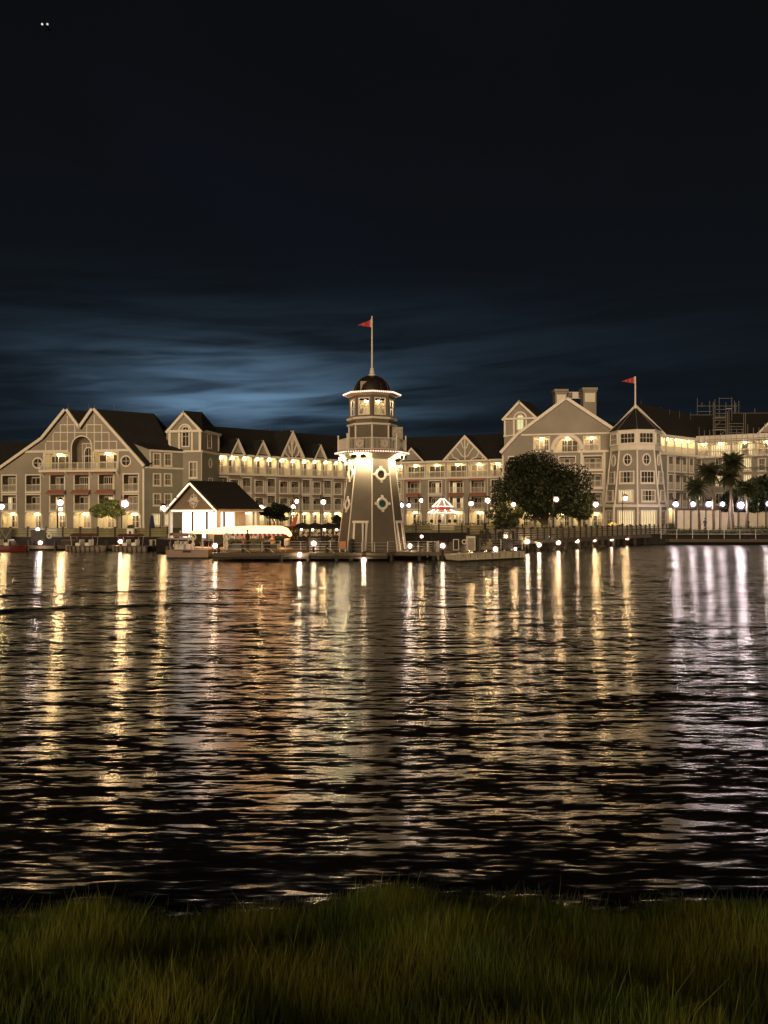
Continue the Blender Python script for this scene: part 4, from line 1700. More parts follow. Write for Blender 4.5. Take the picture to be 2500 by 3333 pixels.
tilt = math.atan(.1333)
M_TEAL = mat('teal_glass', (0.03, 0.10, 0.11), 0.15, 0.3, 2.0)
for i, z, gm in ((0, 7.6, M_GLASS), (0, 4.95, M_TEAL), (-2, 7.7, M_GLASS), (-2, 4.9, M_GLASS), (2, 7.6, M_GLASS)):
    p, n_, d_, an = on_face(i, z)
    mb = MB()
    rr = .46
    mb.torus((0, -.03, 0), rr, .13, n=20, m=6)
    for q in range(4):
        t = q * PI / 2
        mb.box((.64 * math.cos(t), -.05, .64 * math.sin(t)), (.22, .2, .22))
    me = mb.mesh('porthole', M_TRIM)
    w_ = link('porthole', me, LH, p - ORI[LH.name])
    w_.rotation_euler = (-tilt * .95, 0, an)
    mb = MB()
    mb.poly([(rr * math.cos(2 * PI * q / 20), -.045, rr * math.sin(2 * PI * q / 20)) for q in range(20)])
    link('pane', mb.mesh('pane', gm), w_)
for i, f in ((-1, .5), (1, .5), (-3, .5)):
    p, n_, d_, an = on_face(i, DK + .02, f)
    mb = MB()
    for x in (-.60, .60):
        mb.box((x, -.05, 1.28), (.18, .2, 2.56))
    mb.box((0, -.06, 2.62), (1.56, .22, .2))
    fr_ = link('door', mb.mesh('door', M_TRIM), LH, p - ORI[LH.name])
    fr_.rotation_euler = (-tilt, 0, an)
    mb = MB()
    mb.box((0, -.02, 1.25), (1.02, .1, 2.5))
    link('door_leaf', mb.mesh('door_leaf', M_WOOD), fr_)
    mb = MB()
    mb.ball((.38, -.1, 1.1), .05, 6, 4)
    link('handle', mb.mesh('handle', M_STEEL), fr_)
M_FLOOD = glow_mat('flood_lamp_glow', (1.0, 0.78, 0.44), 800.0)
for i in (-1, 1, -3, 3):
    am = LR + (i + .5) * PI / 4
    out_ = Vector((math.cos(am), math.sin(am), 0))
    tan_ = Vector((-out_.y, out_.x, 0))
    for q in (-.45, .45):
        c_ = LC + out_ * 3.05 + tan_ * q + Vector((0, 0, 9.2))
        mb = MB()
        mb.box(c_ + out_ * .08, (.14, .5, .3), am)
        hs_ = mb.build('flood_housing', M_IRON, LH)
        mb = MB()
        lo_, hi_ = Vector((0, 0, -.13)), Vector((0, 0, .10))
        mb.poly([c_ - tan_ * .22 + lo_, c_ + tan_ * .22 + lo_, c_ + tan_ * .22 + hi_ - out_ * .02, c_ - tan_ * .22 + hi_ - out_ * .02])
        mb.build('flood_lens', M_FLOOD, hs_)
pennant('dark red pennant with a pale tip flying on the lighthouse dome', PZ(1042, 71.5), 1.25, .66, (LC.x - .08, LC.y, 0))

# ------------------------------------------------------------------ docks and pier
def deck(name, label, pts, z, t=.35, piles=()):
    c = sum((Vector((p[0], p[1], 0)) for p in pts), Vector()) / len(pts)
    th = thing(name, label, 'dock', (c.x, c.y, 0))
    mb = MB()
    mb.prism([(p[0], p[1], z - t) for p in pts], (0, 0, t))
    mb.build('deck', M_WOOD, th)
    for (x, y, top) in piles:
        mb = MB()
        mb.tube((x, y, -1.5), (x, y, top), .16, .15, 8)
        mb.build('pile', M_DWOOD, th)
    return th


DX = lambda x, Y: PX(x, Y)
pl_ = [(DX(915 + 90 * i, 65.9), 65.9, .5) for i in range(6)] + [(DX(1140, 66.4), 66.4, 1.75), (DX(1412, 67.2), 67.2, 1.6), (DX(1440, 67.0), 67.0, 1.4), (DX(1000, 66.6), 66.6, 1.7)]
D1 = deck('dock', 'wooden dock round the foot of the lighthouse', [(DX(690, 66), 66), (DX(1260, 66), 66), (DX(1290, 67.5), 67.5), (DX(1470, 66.8), 66.8), (DX(1500, 76), 76), (4.5, 79), (-3, 80.5), (-3.5, 86), (-10.3, 86), (-10.6, 76.5), (-15, 73.8), (DX(690, 69), 69)], DK, .3, pl_)
mb = MB()
mb.prism([(DX(690, 65.9), 65.85, .18), (DX(1262, 65.9), 65.85, .18), (DX(1262, 65.9), 65.98, .18), (DX(690, 65.9), 65.98, .18)], (0, 0, .18))
mb.build('fender_beam', M_DWOOD, D1)


def pipe_rail(label, pts, z, h=.95, nr=3, step=1.3, group=None, m=M_STEEL, r=.03, name='dock_railing'):
    c = Vector(pts[0])
    th = thing(name, label, 'railing', (c.x, c.y, z), group)
    for a, b in zip(pts[:-1], pts[1:]):
        a, b = Vector((*a, 0)), Vector((*b, 0))
        L_ = (b - a).length
        n = max(1, round(L_ / step))
        for i in range(n + 1):
            p = a.lerp(b, i / n)
            mb = MB()
            mb.tube(p + Vector((0, 0, z)), p + Vector((0, 0, z + h + .02)), r * 1.3, r * 1.3, 6)
            mb.build('post', m, th)
        for k_ in range(nr):
            zz_ = z + h * (k_ + 1) / nr
            mb = MB()
            mb.tube(a + Vector((0, 0, zz_)), b + Vector((0, 0, zz_)), r, r, 5)
            mb.build('rail', m, th)
    return th


pipe_rail('pale pipe railing in front of the moored launch', [(DX(735, 67), 67), (DX(912, 67), 67)], DK, 1.0, 3, 1.5, 'pipe railings on the dock')
pipe_rail('pipe railing below the black umbrellas beside the tall dock drum', [(DX(930, 68.2), 68.2), (DX(1125, 68.2), 68.2)], DK, .9, 4, 1.2, 'pipe railings on the dock')
pipe_rail('pipe railing in front of the lighthouse door', [(DX(1135, 67.0), 67.0), (DX(1262, 67.0), 67.0)], DK, .85, 3, 1.1, 'pipe railings on the dock')
pipe_rail('pipe railing from the lighthouse foot towards the white float', [(DX(1262, 68), 68), (DX(1395, 68.4), 68.4)], DK, .9, 4, 1.0, 'pipe railings on the dock')
pipe_rail('pipe railing along the edge before the launch stern', [(DX(745, 71.2), 71.2), (DX(900, 71.4), 71.4)], DK, .9, 2, 1.6, 'pipe railings on the dock', M_IRON)
pipe_rail('dark railing along the terrace front under the black umbrellas', [(DX(925, 75.5), 75.5), (DX(1122, 75.5), 75.5)], DK, 1.0, 4, 1.4, 'pipe railings on the dock', M_IRON)
pipe_rail('dark railing behind the dock lamps right of the lighthouse', [(DX(1310, 75), 75), (DX(1500, 75.5), 75.5)], DK, 1.05, 4, 1.3, 'pipe railings on the dock', M_IRON)
pipe_rail('pipe railing behind the white float', [(DX(1560, 73), 73), (DX(1700, 74), 74)], DK - .1, 1.0, 4, 1.2, 'pipe railings on the dock')

# pier bridge to the right
pa, pb_ = Vector((10.2, 75.0, 0)), Vector((38.2, 103.5, 0))
pd = (pb_ - pa).normalized()
pn = Vector((-pd.y, pd.x, 0))
PB = thing('pier', 'long wooden pier on piles running to the right bank', 'pier', (pa.x, pa.y, 0))
mb = MB()
mb.prism([pa + Vector((0, 0, BZ - .12)), pb_ + Vector((0, 0, BZ - .12)), pb_ + pn * 2.6 + Vector((0, 0, BZ - .12)), pa + pn * 2.6 + Vector((0, 0, BZ - .12))], (0, 0, .12))
mb.build('deck', M_WOOD, PB)
mb = MB()
mb.prism([pa - pn * .06 + Vector((0, 0, BZ - .42)), pb_ - pn * .06 + Vector((0, 0, BZ - .42)), pb_ + pn * .1 + Vector((0, 0, BZ - .42)), pa + pn * .1 + Vector((0, 0, BZ - .42))], (0, 0, .3))
mb.build('beam', M_WOOD, PB)
Lp = (pb_ - pa).length
npile = 14
for i in range(npile + 1):
    for s in (.15, 2.4):
        p = pa.lerp(pb_, (i + .3) / (npile + .6)) + pn * s
        mb = MB()
        mb.tube((p.x, p.y, -1.5), (p.x, p.y, BZ - .4), .17, .17, 7)
        mb.build('pile', M_DWOOD, PB)

SLATM, POSTM = {}, {}


def fence(label, pts, z, h=1.05, ns=5, step=None, post_w=.2, post_extra=.12, group='slatted boardwalk fences', sl=M_SLAT, po=M_DWOOD, name='fence'):
    """pts: polyline in plan; posts every step; every slat and post its own part"""
    th = thing(name, label, 'fence', (pts[0][0], pts[0][1], z), group)
    o = ORI[th.name]
    run = []
    for a, b in zip(pts[:-1], pts[1:]):
        a, b = Vector((a[0], a[1], a[2] if len(a) > 2 else z)), Vector((b[0], b[1], b[2] if len(b) > 2 else z))
        n = max(1, round((b - a).length / step))
        for i in range(n):
            run.append(a.lerp(b, i / n))
    e = pts[-1]
    run.append(Vector((e[0], e[1], e[2] if len(e) > 2 else z)))
    if (post_w, h) not in POSTM:
        mb = MB()
        mb.box((0, 0, (h + post_extra) / 2), (post_w, post_w, h + post_extra))
        mb.box((0, 0, h + post_extra + .03), (post_w + .06, post_w + .06, .06))
        POSTM[(post_w, h)] = mb.mesh('post', po)
    sh_ = h / ns * .62
    if (sh_, sl.name) not in SLATM:
        mb = MB()
        mb.box((.5, 0, 0), (1, .05, sh_))
        SLATM[(sh_, sl.name)] = mb.mesh('slat', sl)
    for i, p in enumerate(run):
        q = run[min(i + 1, len(run) - 1)]
        d_ = q - p if i + 1 < len(run) else p - run[i - 1]
        rz = math.atan2(d_.y, d_.x)
        link('post', POSTM[(post_w, h)], th, p - o, rz)
        if i + 1 < len(run):
            for k_ in range(ns):
                s_ = link('slat', SLATM[(sh_, sl.name)], th, p - o + Vector((0, 0, h * (k_ + .55) / ns + random.uniform(-.012, .012))), rz)
                s_.scale = ((d_.length), 1, 1)
    return th


fence('slatted boardwalk fence along the left bank in front of the twin-gabled block', [(-45, 88.4), (-24.9, 88.4)], BZ + .05, .98, 5, 2.05)
fence('slatted boardwalk fence in front of the lit round tent', [(.6, 102.4), (4.4, 106.2), (14, 106.7), (24, 103.8), (30, 100.8)], BZ + .05, 1.05, 5, 2.75, name='fence')
M_SLAT2 = mat('grey_fence_slat', (0.30, 0.265, 0.19), 0.8, 0.2, 3.0)
fence('close-posted slatted fence along the pier on piles', [tuple(pa + pn * .12)[:2], tuple(pb_ + pn * .12)[:2]], BZ, 1.12, 5, 1.25, .16, .1, sl=M_SLAT2)
fence('slatted fence on the far side of the pier', [tuple(pa + pn * 2.5)[:2], tuple(pb_ + pn * 2.5)[:2]], BZ, 1.12, 4, 2.8, .2, .1, sl=M_SLAT2)
pipe_rail('white post and rope railing on the right seawall', [(DX(2150, 99.2), 99.0), (DX(2560, 99.2), 99.0)], .75, 1.15, 2, 2.0, m=M_STEEL, name='seawall_railing')
mb = MB()
mb.prism([(36.5, 98.2, .35), (60, 98.2, .35), (60, 99.6, .35), (36.5, 99.6, .35)], (0, 0, .35))
th = thing('seawall_ledge', 'low pale ledge at the foot of the right seawall', 'ledge', (48, 98.9, .35))
mb.build('ledge', M_WOOD, th)

# ------------------------------------------------------------------ lamps
def lamp_proto(globe_mat, name):
    t = thing('street_lamp', 'x', 'street lamp', (0, 0, 0))
    mb = MB()
    mb.lathe((0, 0, 0), [(.16, 0), (.16, .5), (.09, .6), (.065, .7), (.05, 4.55), (.08, 4.6), (.02, 4.85)], 8)
    mb.build('post', M_IRON, t)
    mb = MB()
    mb.path([(0, 0, 4.3), (.16, 0, 4.5), (.34, 0, 4.52), (.4, 0, 4.42)], .03, 5)
    mb.build('arm', M_IRON, t)
    mb = MB()
    mb.lathe((.4, 0, 0), [(.34, 4.22), (.26, 4.34), (.08, 4.46)], 10)
    mb.build('hood', M_IRON, t)
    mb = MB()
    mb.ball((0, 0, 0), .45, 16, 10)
    gl = mb.build('globe', M_HALO if globe_mat is M_LAMP else M_HALOC, t, smooth=True)  # oversized glowing shell, drawn as the halo round the bulb
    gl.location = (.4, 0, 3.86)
    mb = MB()
    mb.ball((0, 0, 0), .23, 12, 8)
    mb.build('bulb', globe_mat, gl, smooth=True)
    return t


LP = lamp_proto(M_LAMP, 'a')
LPW = lamp_proto(M_LAMPW, 'b')
lamps = [
    (5, 1650, 92, 'w', 'street lamp cut by the left edge of the photo'),
    (197, 1636, 92, 'w', 'tall street lamp behind the small red-canopied boat, upper of a pair'),
    (198, 1659, 106, 'w', 'lower street lamp close behind the upper one left of the small tree'),
    (407, 1637, 93, 'w', 'very bright street lamp beside the small green tree on the left'),
    (532, 1655, 94, 'w', 'street lamp between the folded blue umbrella and the lit pavilion'),
    (850, 1653, 91, 'w', 'street lamp at the right end of the pavilion roof'),
    (966, 1634, 100, 'w', 'upper street lamp of the close pair above the red folded umbrella'),
    (955, 1651, 108, 'w', 'lower street lamp of the close pair above the red folded umbrella'),
    (1053, 1635, 100, 'w', 'street lamp above the black patio umbrellas'),
    (1307, 1645, 112, 'c', 'bluish street lamp touching the right flank of the lighthouse'),
    (1331, 1647, 110, 'c', 'bluish street lamp second from the lighthouse on its right'),
    (1371, 1631, 108, 'w', 'tall street lamp left of the lit round tent'),
    (1534, 1640, 111, 'w', 'street lamp between the lit round tent and the big tree'),
    (1588, 1630, 105, 'w', 'street lamp at the left edge of the big tree'),
    (1672, 1644, 101.5, 'w', 'street lamp glowing amid low leaves of the big tree'),
    (1811, 1627, 98, 'w', 'tall street lamp on a pale post before the big tree'),
    (1940, 1642, 102, 'w', 'street lamp at the right edge of the big tree'),
    (2036, 1624, 101.5, 'w', 'tall street lamp in front of the octagonal tower'),
    (2200, 1641, 104, 'c', 'white street lamp just right of the octagonal tower'),
    (2257, 1641, 104, 'c', 'white street lamp left of the shortest palm'),
    (2307, 1641, 104, 'c', 'white street lamp above the dark standing person'),
    (2352, 1642, 104, 'c', 'white street lamp between two palm trunks'),
    (2412, 1642, 103, 'c', 'largest white street lamp, right of the leaning palm pair'),
    (2502, 1640, 104, 'c', 'white street lamp cut by the right edge of the photo'),
]
first = {'w': True, 'c': True}
for x, y, Y, k_, lab in lamps:
    src = LP if k_ == 'w' else LPW
    z = PZ(y, Y) - 3.86
    X = PX(x, Y) - .4
    if first[k_]:
        first[k_] = False
        src.location = (X, Y, z)
        src['label'] = lab
        src['group'] = 'street lamps along the bank'
    else:
        q_ = dup(src, (X, Y, z), 0, lab, 'street lamps along the bank')
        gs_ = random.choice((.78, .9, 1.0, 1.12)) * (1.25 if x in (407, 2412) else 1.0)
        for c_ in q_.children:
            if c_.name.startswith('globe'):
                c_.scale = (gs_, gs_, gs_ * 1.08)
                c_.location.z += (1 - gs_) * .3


def dock_lamp(x, y, Y, zb, lab, r=.17, m=M_DOCK, post=True):
    p = P(x, y, Y)
    th = thing('dock_lamp', lab, 'dock lamp', (p.x, p.y, min(zb, p.z - r)), 'low lamps along docks and pier')
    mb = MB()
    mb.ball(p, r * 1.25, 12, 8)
    gl = mb.build('globe', M_HALOC if m is M_LAMPW else M_HALO, th, smooth=True)  # shell glows to draw the halo round the dock bulb
    mb = MB()
    mb.ball(p, r * .62, 10, 6)
    mb.build('bulb', m, gl, smooth=True)
    mb = MB()
    mb.lathe((p.x, p.y, 0), [(.09, min(zb, p.z - r * 1.25 - .02)), (.07, p.z - r * 1.15)], 7)
    mb.build('post', M_IRON, th)
    mb = MB()
    mb.lathe((p.x, p.y, 0), [(r * .7, p.z + r * 1.15), (r * .3, p.z + r * 1.4)], 8)
    mb.build('cap', M_IRON, th)


for x, y, Y, zb, lab in (
    (123, 1725, 87.0, 1.2, 'pinkish lamp over the life-ring board at the left docks'),
    (131, 1767, 83.3, .5, 'brightest dock lamp at the far left, low beside the life ring'),
    (392, 1763, 81.6, .5, 'dock lamp at the bow of the second canopied boat'),
    (700, 1777, 66.8, DK, 'dock lamp in front of the launch between its two life rings'),
    (975, 1806, 65.5, -.6, 'dock lamp at the waterline below the black umbrellas'),
    (1021, 1769, 67.5, DK, 'pink dock lamp before the tall dock drum'),
    (1184, 1824, 65.6, -.6, 'dock lamp at the waterline below the lighthouse door'),
    (1334, 1778, 69.5, DK, 'dock lamp low by the railing right of the lighthouse'),
    (1372, 1747, 74, DK, 'yellow dock lamp right of the lighthouse foot'),
    (1441, 1777, 66.9, DK, 'large dock lamp left of the tall metal cabinet'),
    (1525, 1749, 74, DK, 'small yellow lamp above the metal cabinet'),
    (1613, 1788, 70, DK - .1, 'dock lamp standing behind the white float'),
    (1648, 1747, 77, .5, 'small lamp on the pier fence above the black board'),
    (1678, 1787, 71, .3, 'dim yellow dock lamp right of the black board'),
    (1718, 1763, 79.4, -.5, 'orange-tinted lamp at the left end of the pier'),
    (1755, 1774, 80.9, -.5, 'second lamp along the pier, low over the water'),
    (1790, 1745, 83.5, 1.2, 'violet lamp on the pier fence'),
    (1818, 1767, 84.0, -.5, 'lamp under the pier deck below the violet one'),
    (1879, 1761, 87.0, -.5, 'lamp under the pier below the tall pale-post street lamp'),
    (1936, 1757, 90.0, -.5, 'lamp under the middle of the pier with a long streak below'),
    (1991, 1755, 92.9, -.5, 'lamp under the pier, second from its right end'),
    (2042, 1752, 95.6, -.5, 'lamp under the right end of the pier'),
):
    dock_lamp(x, y, Y, zb, lab, .17 if y in (1749, 1747, 1745, 1787) else .27, M_LAMPW if x in (123, 1790) else M_DOCK)

# ------------------------------------------------------------------ pavilion with the lit ticket front
PVc = Vector((PX(712, 77.0), 77.0, 0))
gv = Vector((-6.35, 5.5, 0)).normalized()          # along the gable, towards the left
sv = Vector((5.5, 6.35, 0)).normalized()           # along the side, towards the back right
GW, SW = 8.4, 4.9
PV = thing('pavilion', 'small dockside pavilion with a bulb-edged gable and glowing white front', 'pavilion', (PVc.x, PVc.y, BZ))
pz_e, pz_a = 4.5, 7.25


def pv(a, b, z):
    p = PVc + gv * a + sv * b
    return Vector((p.x, p.y, z))


M_PVW = mat('pavilion_brown_siding', (0.25, 0.195, 0.15), 0.7, 0.1, 1.0)
mb = MB()
mb.prism([pv(0, .05, pz_e), pv(GW, .05, pz_e), pv(GW / 2, .05, pz_a)], sv * .2)
gab = mb.build('gable', M_PVW, PV)
mb = MB()
c_ = pv(GW / 2, .0, 5.35)
ga = math.atan2(-gv.y, -gv.x)
rot_ = Matrix.Rotation(ga, 3, 'Z')
for t in range(4):
    an = t * PI / 2
    tip = Vector((math.cos(an) * 1.2, 0, math.sin(an) * .85))
    s1, s2 = Vector((math.cos(an + .5) * .3, 0, math.sin(an + .5) * .3)), Vector((math.cos(an - .5) * .3, 0, math.sin(an - .5) * .3))
    mb.prism([c_ + rot_ @ tip, c_ + rot_ @ s1, c_ + rot_ @ s2], -sv * .05)
mb.torus(c_ - sv * .03, .66, .045, rz=ga)
mb.build('compass_emblem', M_TRIM, gab)
mb = MB()
for pts in ([(-.48, .08), (-.3, .32), (-.05, .2), (.1, .36), (.42, .28), (.48, .0), (.25, -.12), (.02, -.02), (-.2, .02)], [(-.28, -.14), (.05, -.1), (.3, -.22), (.05, -.34), (-.18, -.28)]):
    mb.prism([c_ + rot_ @ Vector((a * 1.55, 0, b * 1.25)) - sv * .03 for a, b in pts], -sv * .05)
mb.build('white_emblem', M_WHITE, gab)
mb = MB()
ov = .45
a0, a1 = pv(GW / 2, -ov, pz_a + .1), pv(GW / 2, SW + ov, pz_a + .1)
for s, e in ((0, -.5), (GW, GW + .5)):
    b0, b1 = pv(e, -ov, pz_e - .2), pv(e, SW + ov, pz_e - .2)
    roof_slab(mb, [a0, b0, b1, a1], .14)
mb.build('roof', M_ROOF, PV)
mb = MB()
for e in (-.5, GW + .5):
    a, b = pv(GW / 2, -ov - .03, pz_a + .05), pv(e, -ov - .03, pz_e - .25)
    mb.prism([a, b, b + Vector((0, 0, -.28)), a + Vector((0, 0, -.28))], -sv * .05)
mb.prism([pv(-.45, -ov, pz_e - .28), pv(-.45, SW + ov, pz_e - .28), pv(-.45, SW + ov, pz_e - .02), pv(-.45, -ov, pz_e - .02)], -gv * .08)
mb.prism([pv(-.1, .0, pz_e - .3), pv(GW + .1, .0, pz_e - .3), pv(GW + .1, .0, pz_e - .02), pv(-.1, .0, pz_e - .02)], -sv * .1)
mb.build('bargeboard', M_TRIM, PV)
# light tubes: strips of bulbs along the rakes and the beam, with gaps
M_TUBE = glow_mat('bulb_strip_glow', (1.0, 0.70, 0.45), 2.6)
for s, e in ((0, -.45), (1, GW + .45)):
    a, b = pv(GW / 2, -ov - .12, pz_a - .05), pv(e, -ov - .12, pz_e - .30)
    cuts = ((0.02, .47), (.52, .78), (.82, .98)) if s else ((.01, .30), (.31, .62), (.63, .86), (.88, .99))
    for f0, f1 in cuts:
        mb = MB()
        n = max(2, int((f1 - f0) * 32))
        for i in range(n):
            mb.ball(a.lerp(b, f0 + (f1 - f0) * (i + .5) / n), .075, 6, 4)
        mb.build('bulb_strip', M_TUBE, PV, 'stuff')
mb = MB()
for i in range(40):
    mb.ball(pv(.8 + (GW - 1.3) * i / 39, -.18, pz_e - .18), .075, 6, 4)
mb.build('bulb_strip', M_TUBE, PV, 'stuff')
for a in (.0, GW):
    mb = MB()
    mb.box(pv(a, .0, (BZ + pz_e - .3) / 2), (.32, .32, pz_e - .3 - BZ), ga)
    mb.box(pv(a, .0, BZ + .25), (.42, .42, .5), ga)
    mb.build('column', M_TRIM, PV)
mb = MB()
mb.box(pv(0, SW, (BZ + pz_e - .3) / 2), (.32, .32, pz_e - .3 - BZ), ga)
mb.build('column', M_TRIM, PV)
M_PVLIT = glow_mat('pavilion_lit_panel', (1.0, 0.90, 0.78), 3.6)
for a0_, a1_ in ((GW - .9, GW - 2.6), (GW - 2.9, GW - 5.1), (GW - 5.4, GW - 8.0)):
    mb = MB()
    zb_ = BZ + (.2 if a0_ > 4 else 1.1)
    mb.prism([pv(a0_, .9, zb_), pv(a1_, .9, zb_), pv(a1_, .9, pz_e - .35), pv(a0_, .9, pz_e - .35)], sv * .06)
    lw = mb.build('lit_window', M_PVLIT, PV)
    mb = MB()
    for a_ in (a0_ + .08, a1_ - .08):
        mb.prism([pv(a_ - .1, .84, BZ), pv(a_ + .1, .84, BZ), pv(a_ + .1, .84, pz_e - .3), pv(a_ - .1, .84, pz_e - .3)], sv * .14)
    mb.prism([pv(a0_, .82, zb_ - .12), pv(a1_, .82, zb_ - .12), pv(a1_, .82, zb_), pv(a0_, .82, zb_)], sv * .12)
    mb.build('window_frame', M_PVW, lw)
mb = MB()
mb.prism([pv(.3, .9, BZ + 1.1), pv(.3, 2.1, BZ + 1.1), pv(.3, 2.1, pz_e - .35), pv(.3, .9, pz_e - .35)], gv * .06)
mb.build('lit_window', M_PVLIT, PV)
mb = MB()
mb.prism([pv(.35, 2.3, BZ), pv(.35, SW - 1.2, BZ), pv(.35, SW - 1.2, pz_e), pv(.35, 2.3, pz_e)], gv * .1)
mb.prism([pv(.35, SW - .3, BZ), pv(GW, SW - .3, BZ), pv(GW, SW - .3, pz_e), pv(.35, SW - .3, pz_e)], sv * .1)
mb.prism([pv(.35, .92, BZ), pv(GW - .3, .92, BZ), pv(GW - .3, .92, BZ + .9), pv(.35, .92, BZ + .9)], sv * .1)
mb.build('wall', M_CREAM, PV)
mb = MB()
mb.prism([pv(.28, 2.7, BZ), pv(.28, 3.3, BZ), pv(.28, 3.3, BZ + 2.1), pv(.28, 2.7, BZ + 2.1)], gv * .06)
mb.build('side_door', M_TRIM, PV)
mb = MB()
mb.box(pv(.5, SW - .8, pz_e - .45), (.5, .2, .1), ga)
mb.build('ceiling_lamp', glow_mat('pavilion_side_lamp_glow', (1, .82, .5), 20.0), PV)

# ------------------------------------------------------------------ boats
def hull(mb, c, L_, B, H, rz=0.0, bow=1, z0=0.0, sheer=.25, n=14):
    """a lofted hull with a pointed bow"""
    rot = Matrix.Rotation(rz, 3, 'Z')
    k0 = len(mb.v)
    c = Vector(c)
    m_ = 7
    for i in range(n + 1):
        t = i / n
        x = (t - .5) * L_ * bow
        wb_ = B / 2 * (1 - max(0, (t - .45) / .55) ** 2.4) * (.82 + .18 * min(1, t * 4))
        wb_ = max(wb_, .03)
        top = z0 + H + sheer * max(0, t - .35) ** 1.6
        keel = z0 - .25 + .22 * max(0, t - .7) / .3
        for j, (f, g) in enumerate(((-1, 1), (-.95, .55), (-.8, .1), (0, -.05), (.8, .1), (.95, .55), (1, 1))):
            mb.v.append(c + rot @ Vector((x, wb_ * f, keel + (top - keel) * max(0, g))))
    for i in range(n):
        for j in range(m_ - 1):
            a = k0 + i * m_ + j
            mb.f.append((a, a + 1, a + m_ + 1, a + m_))
        a = k0 + i * m_
        mb.f.append((a, a + m_, a + 2 * m_ - 1, a + m_ - 1))
    mb.f.append(tuple(k0 + j for j in range(m_)))
    mb.f.append(tuple(k0 + n * m_ + j for j in range(m_)))


M_HSTR = mat('white_hull_red_stripes', (0.22, 0.19, 0.15), 0.4, 0.1, stripes=(0, 2.0, (0.05, 0.025, 0.02), .6))


def small_boat(x0, x1, Y, lab, canopy=True, hm=None, cz=1.75, top=None, bow=-1):
    X0, X1 = PX(x0, Y), PX(x1, Y)
    L_ = X1 - X0
    cx_ = (X0 + X1) / 2
    b = thing('boat', lab, 'boat', (cx_, Y, 0), 'small boats at the left docks')
    mb = MB()
    hull(mb, (cx_, Y, 0), L_, 1.9, .55, 0, bow)
    mb.build('hull', hm or M_HSTR, b)
    mb = MB()
    mb.box((cx_, Y, .60), (L_ * .8, 1.5, .05))
    mb.build('deck', M_WOOD, b)
    for f in (-.12, .12):
        mb = MB()
        mb.box((cx_ + f * L_, Y, .78), (.5, 1.2, .3))
        mb.box((cx_ + f * L_ + .22, Y, 1.05), (.1, 1.2, .45))
        mb.build('seat', M_WHITE, b)
    mb = MB()
    xw = cx_ + bow * L_ * .24
    mb.prism([(xw, Y - .75, .65), (xw, Y + .75, .65), (xw - bow * .25, Y + .6, 1.15), (xw - bow * .25, Y - .6, 1.15)], (.03, 0, 0))
    mb.build('windshield', M_GLASS, b)
    if canopy:
        mb = MB()
        n = 6
        for i in range(n):
            t0, t1 = -1 + 2 * i / n, -1 + 2 * (i + 1) / n
            mb.prism([(cx_ - L_ * .3, Y + .85 * t0, cz + .16 * (1 - t0 * t0)), (cx_ - L_ * .3, Y + .85 * t1, cz + .16 * (1 - t1 * t1)), (cx_ - L_ * .3, Y + .85 * t1, cz - .1 + .12 * (1 - t1 * t1)), (cx_ - L_ * .3, Y + .85 * t0, cz - .1 + .12 * (1 - t0 * t0))], (L_ * .6, 0, 0))
        mb.build('canopy', top or M_MAROON, b)
        for sx in (-.28, .28):
            for sy in (-.8, .8):
                mb = MB()
                mb.tube((cx_ + sx * L_ * .9, Y + sy, .6), (cx_ + sx * L_, Y + sy, cz), .03, .03, 5)
                mb.build('canopy_pole', M_STEEL, b)
    return b


M_REDP = mat('dark_red_paint', (0.15, 0.028, 0.02), 0.35, 0.15)
M_MAROON = mat('maroon_canvas', (0.11, 0.022, 0.02), 0.8, 0.15)
small_boat(-60, 84, 82.3, 'open dark red runabout cut by the left edge of the photo', False, M_REDP, bow=1)
small_boat(212, 338, 82.0, 'small boat with red canopy moored left of the small green tree', True, None, 1.72)
small_boat(366, 486, 82.0, 'small boat with red canopy moored under the very bright street lamp', True, None, 1.70)
small_boat(538, 640, 79.0, 'small boat half hidden behind the bow of the big launch', True, None, 1.9)

# pontoon boat in front
Y = 70.6
b = thing('pontoon_boat', 'broad flat work boat with a red stripe and maroon awning left of the launch', 'boat', (PX(620, Y), Y, 0))
X0, X1 = PX(553, Y), PX(686, Y)
mb = MB()
mb.prism([(X0, Y - 1, .02), (X1, Y - 1, .02), (X1, Y - 1, .78), (X0 - .12, Y - 1, .72)], (0, 2.0, 0))
mb.build('hull', mat('brown_lit_hull', (0.24, 0.17, 0.12), .5, .08), b)  # white hull, with the brown light on it put into the colour
mb = MB()
mb.box(((X0 + X1) / 2 + .2, Y - 1.02, .74), (X1 - X0 - .9, .05, .09))
mb.build('red_stripe', M_REDP, b)
mb = MB()
mb.box((PX(617, Y), Y - 1.02, .62), (.75, .05, .18))
mb.build('name_plate', M_DWOOD, b)
mb = MB()
mb.prism([(X0 - .12, Y - 1.04, .0), (X1 + .02, Y - 1.04, .0), (X1 + .02, Y - 1.04, .1), (X0 - .12, Y - 1.04, .1)], (0, 2.08, 0))
mb.build('waterline', M_BLACK, b)
mb = MB()
mb.prism([(PX(572, Y), Y - .9, 2.12), (PX(621, Y), Y - .9, 2.12), (PX(621, Y), Y - .9, 2.25), (PX(572, Y), Y - .9, 2.25)], (0, 1.8, 0))
mb.prism([(PX(572, Y), Y - .9, 1.95), (PX(621, Y), Y - .9, 1.95), (PX(621, Y), Y - .9, 2.08), (PX(572, Y), Y - .9, 2.08)], (0, .05, 0))
mb.build('awning', M_REDP, b)
for x in (563, 575, 590, 606, 620, 640, 663, 670, 684):
    mb = MB()
    mb.tube((PX(x, Y), Y - .85, .75), (PX(x, Y) + random.uniform(-.15, .15), Y - .85, random.choice((1.5, 2.1))), .03, .03, 5)
    mb.build('awning_pole', M_STEEL, b)
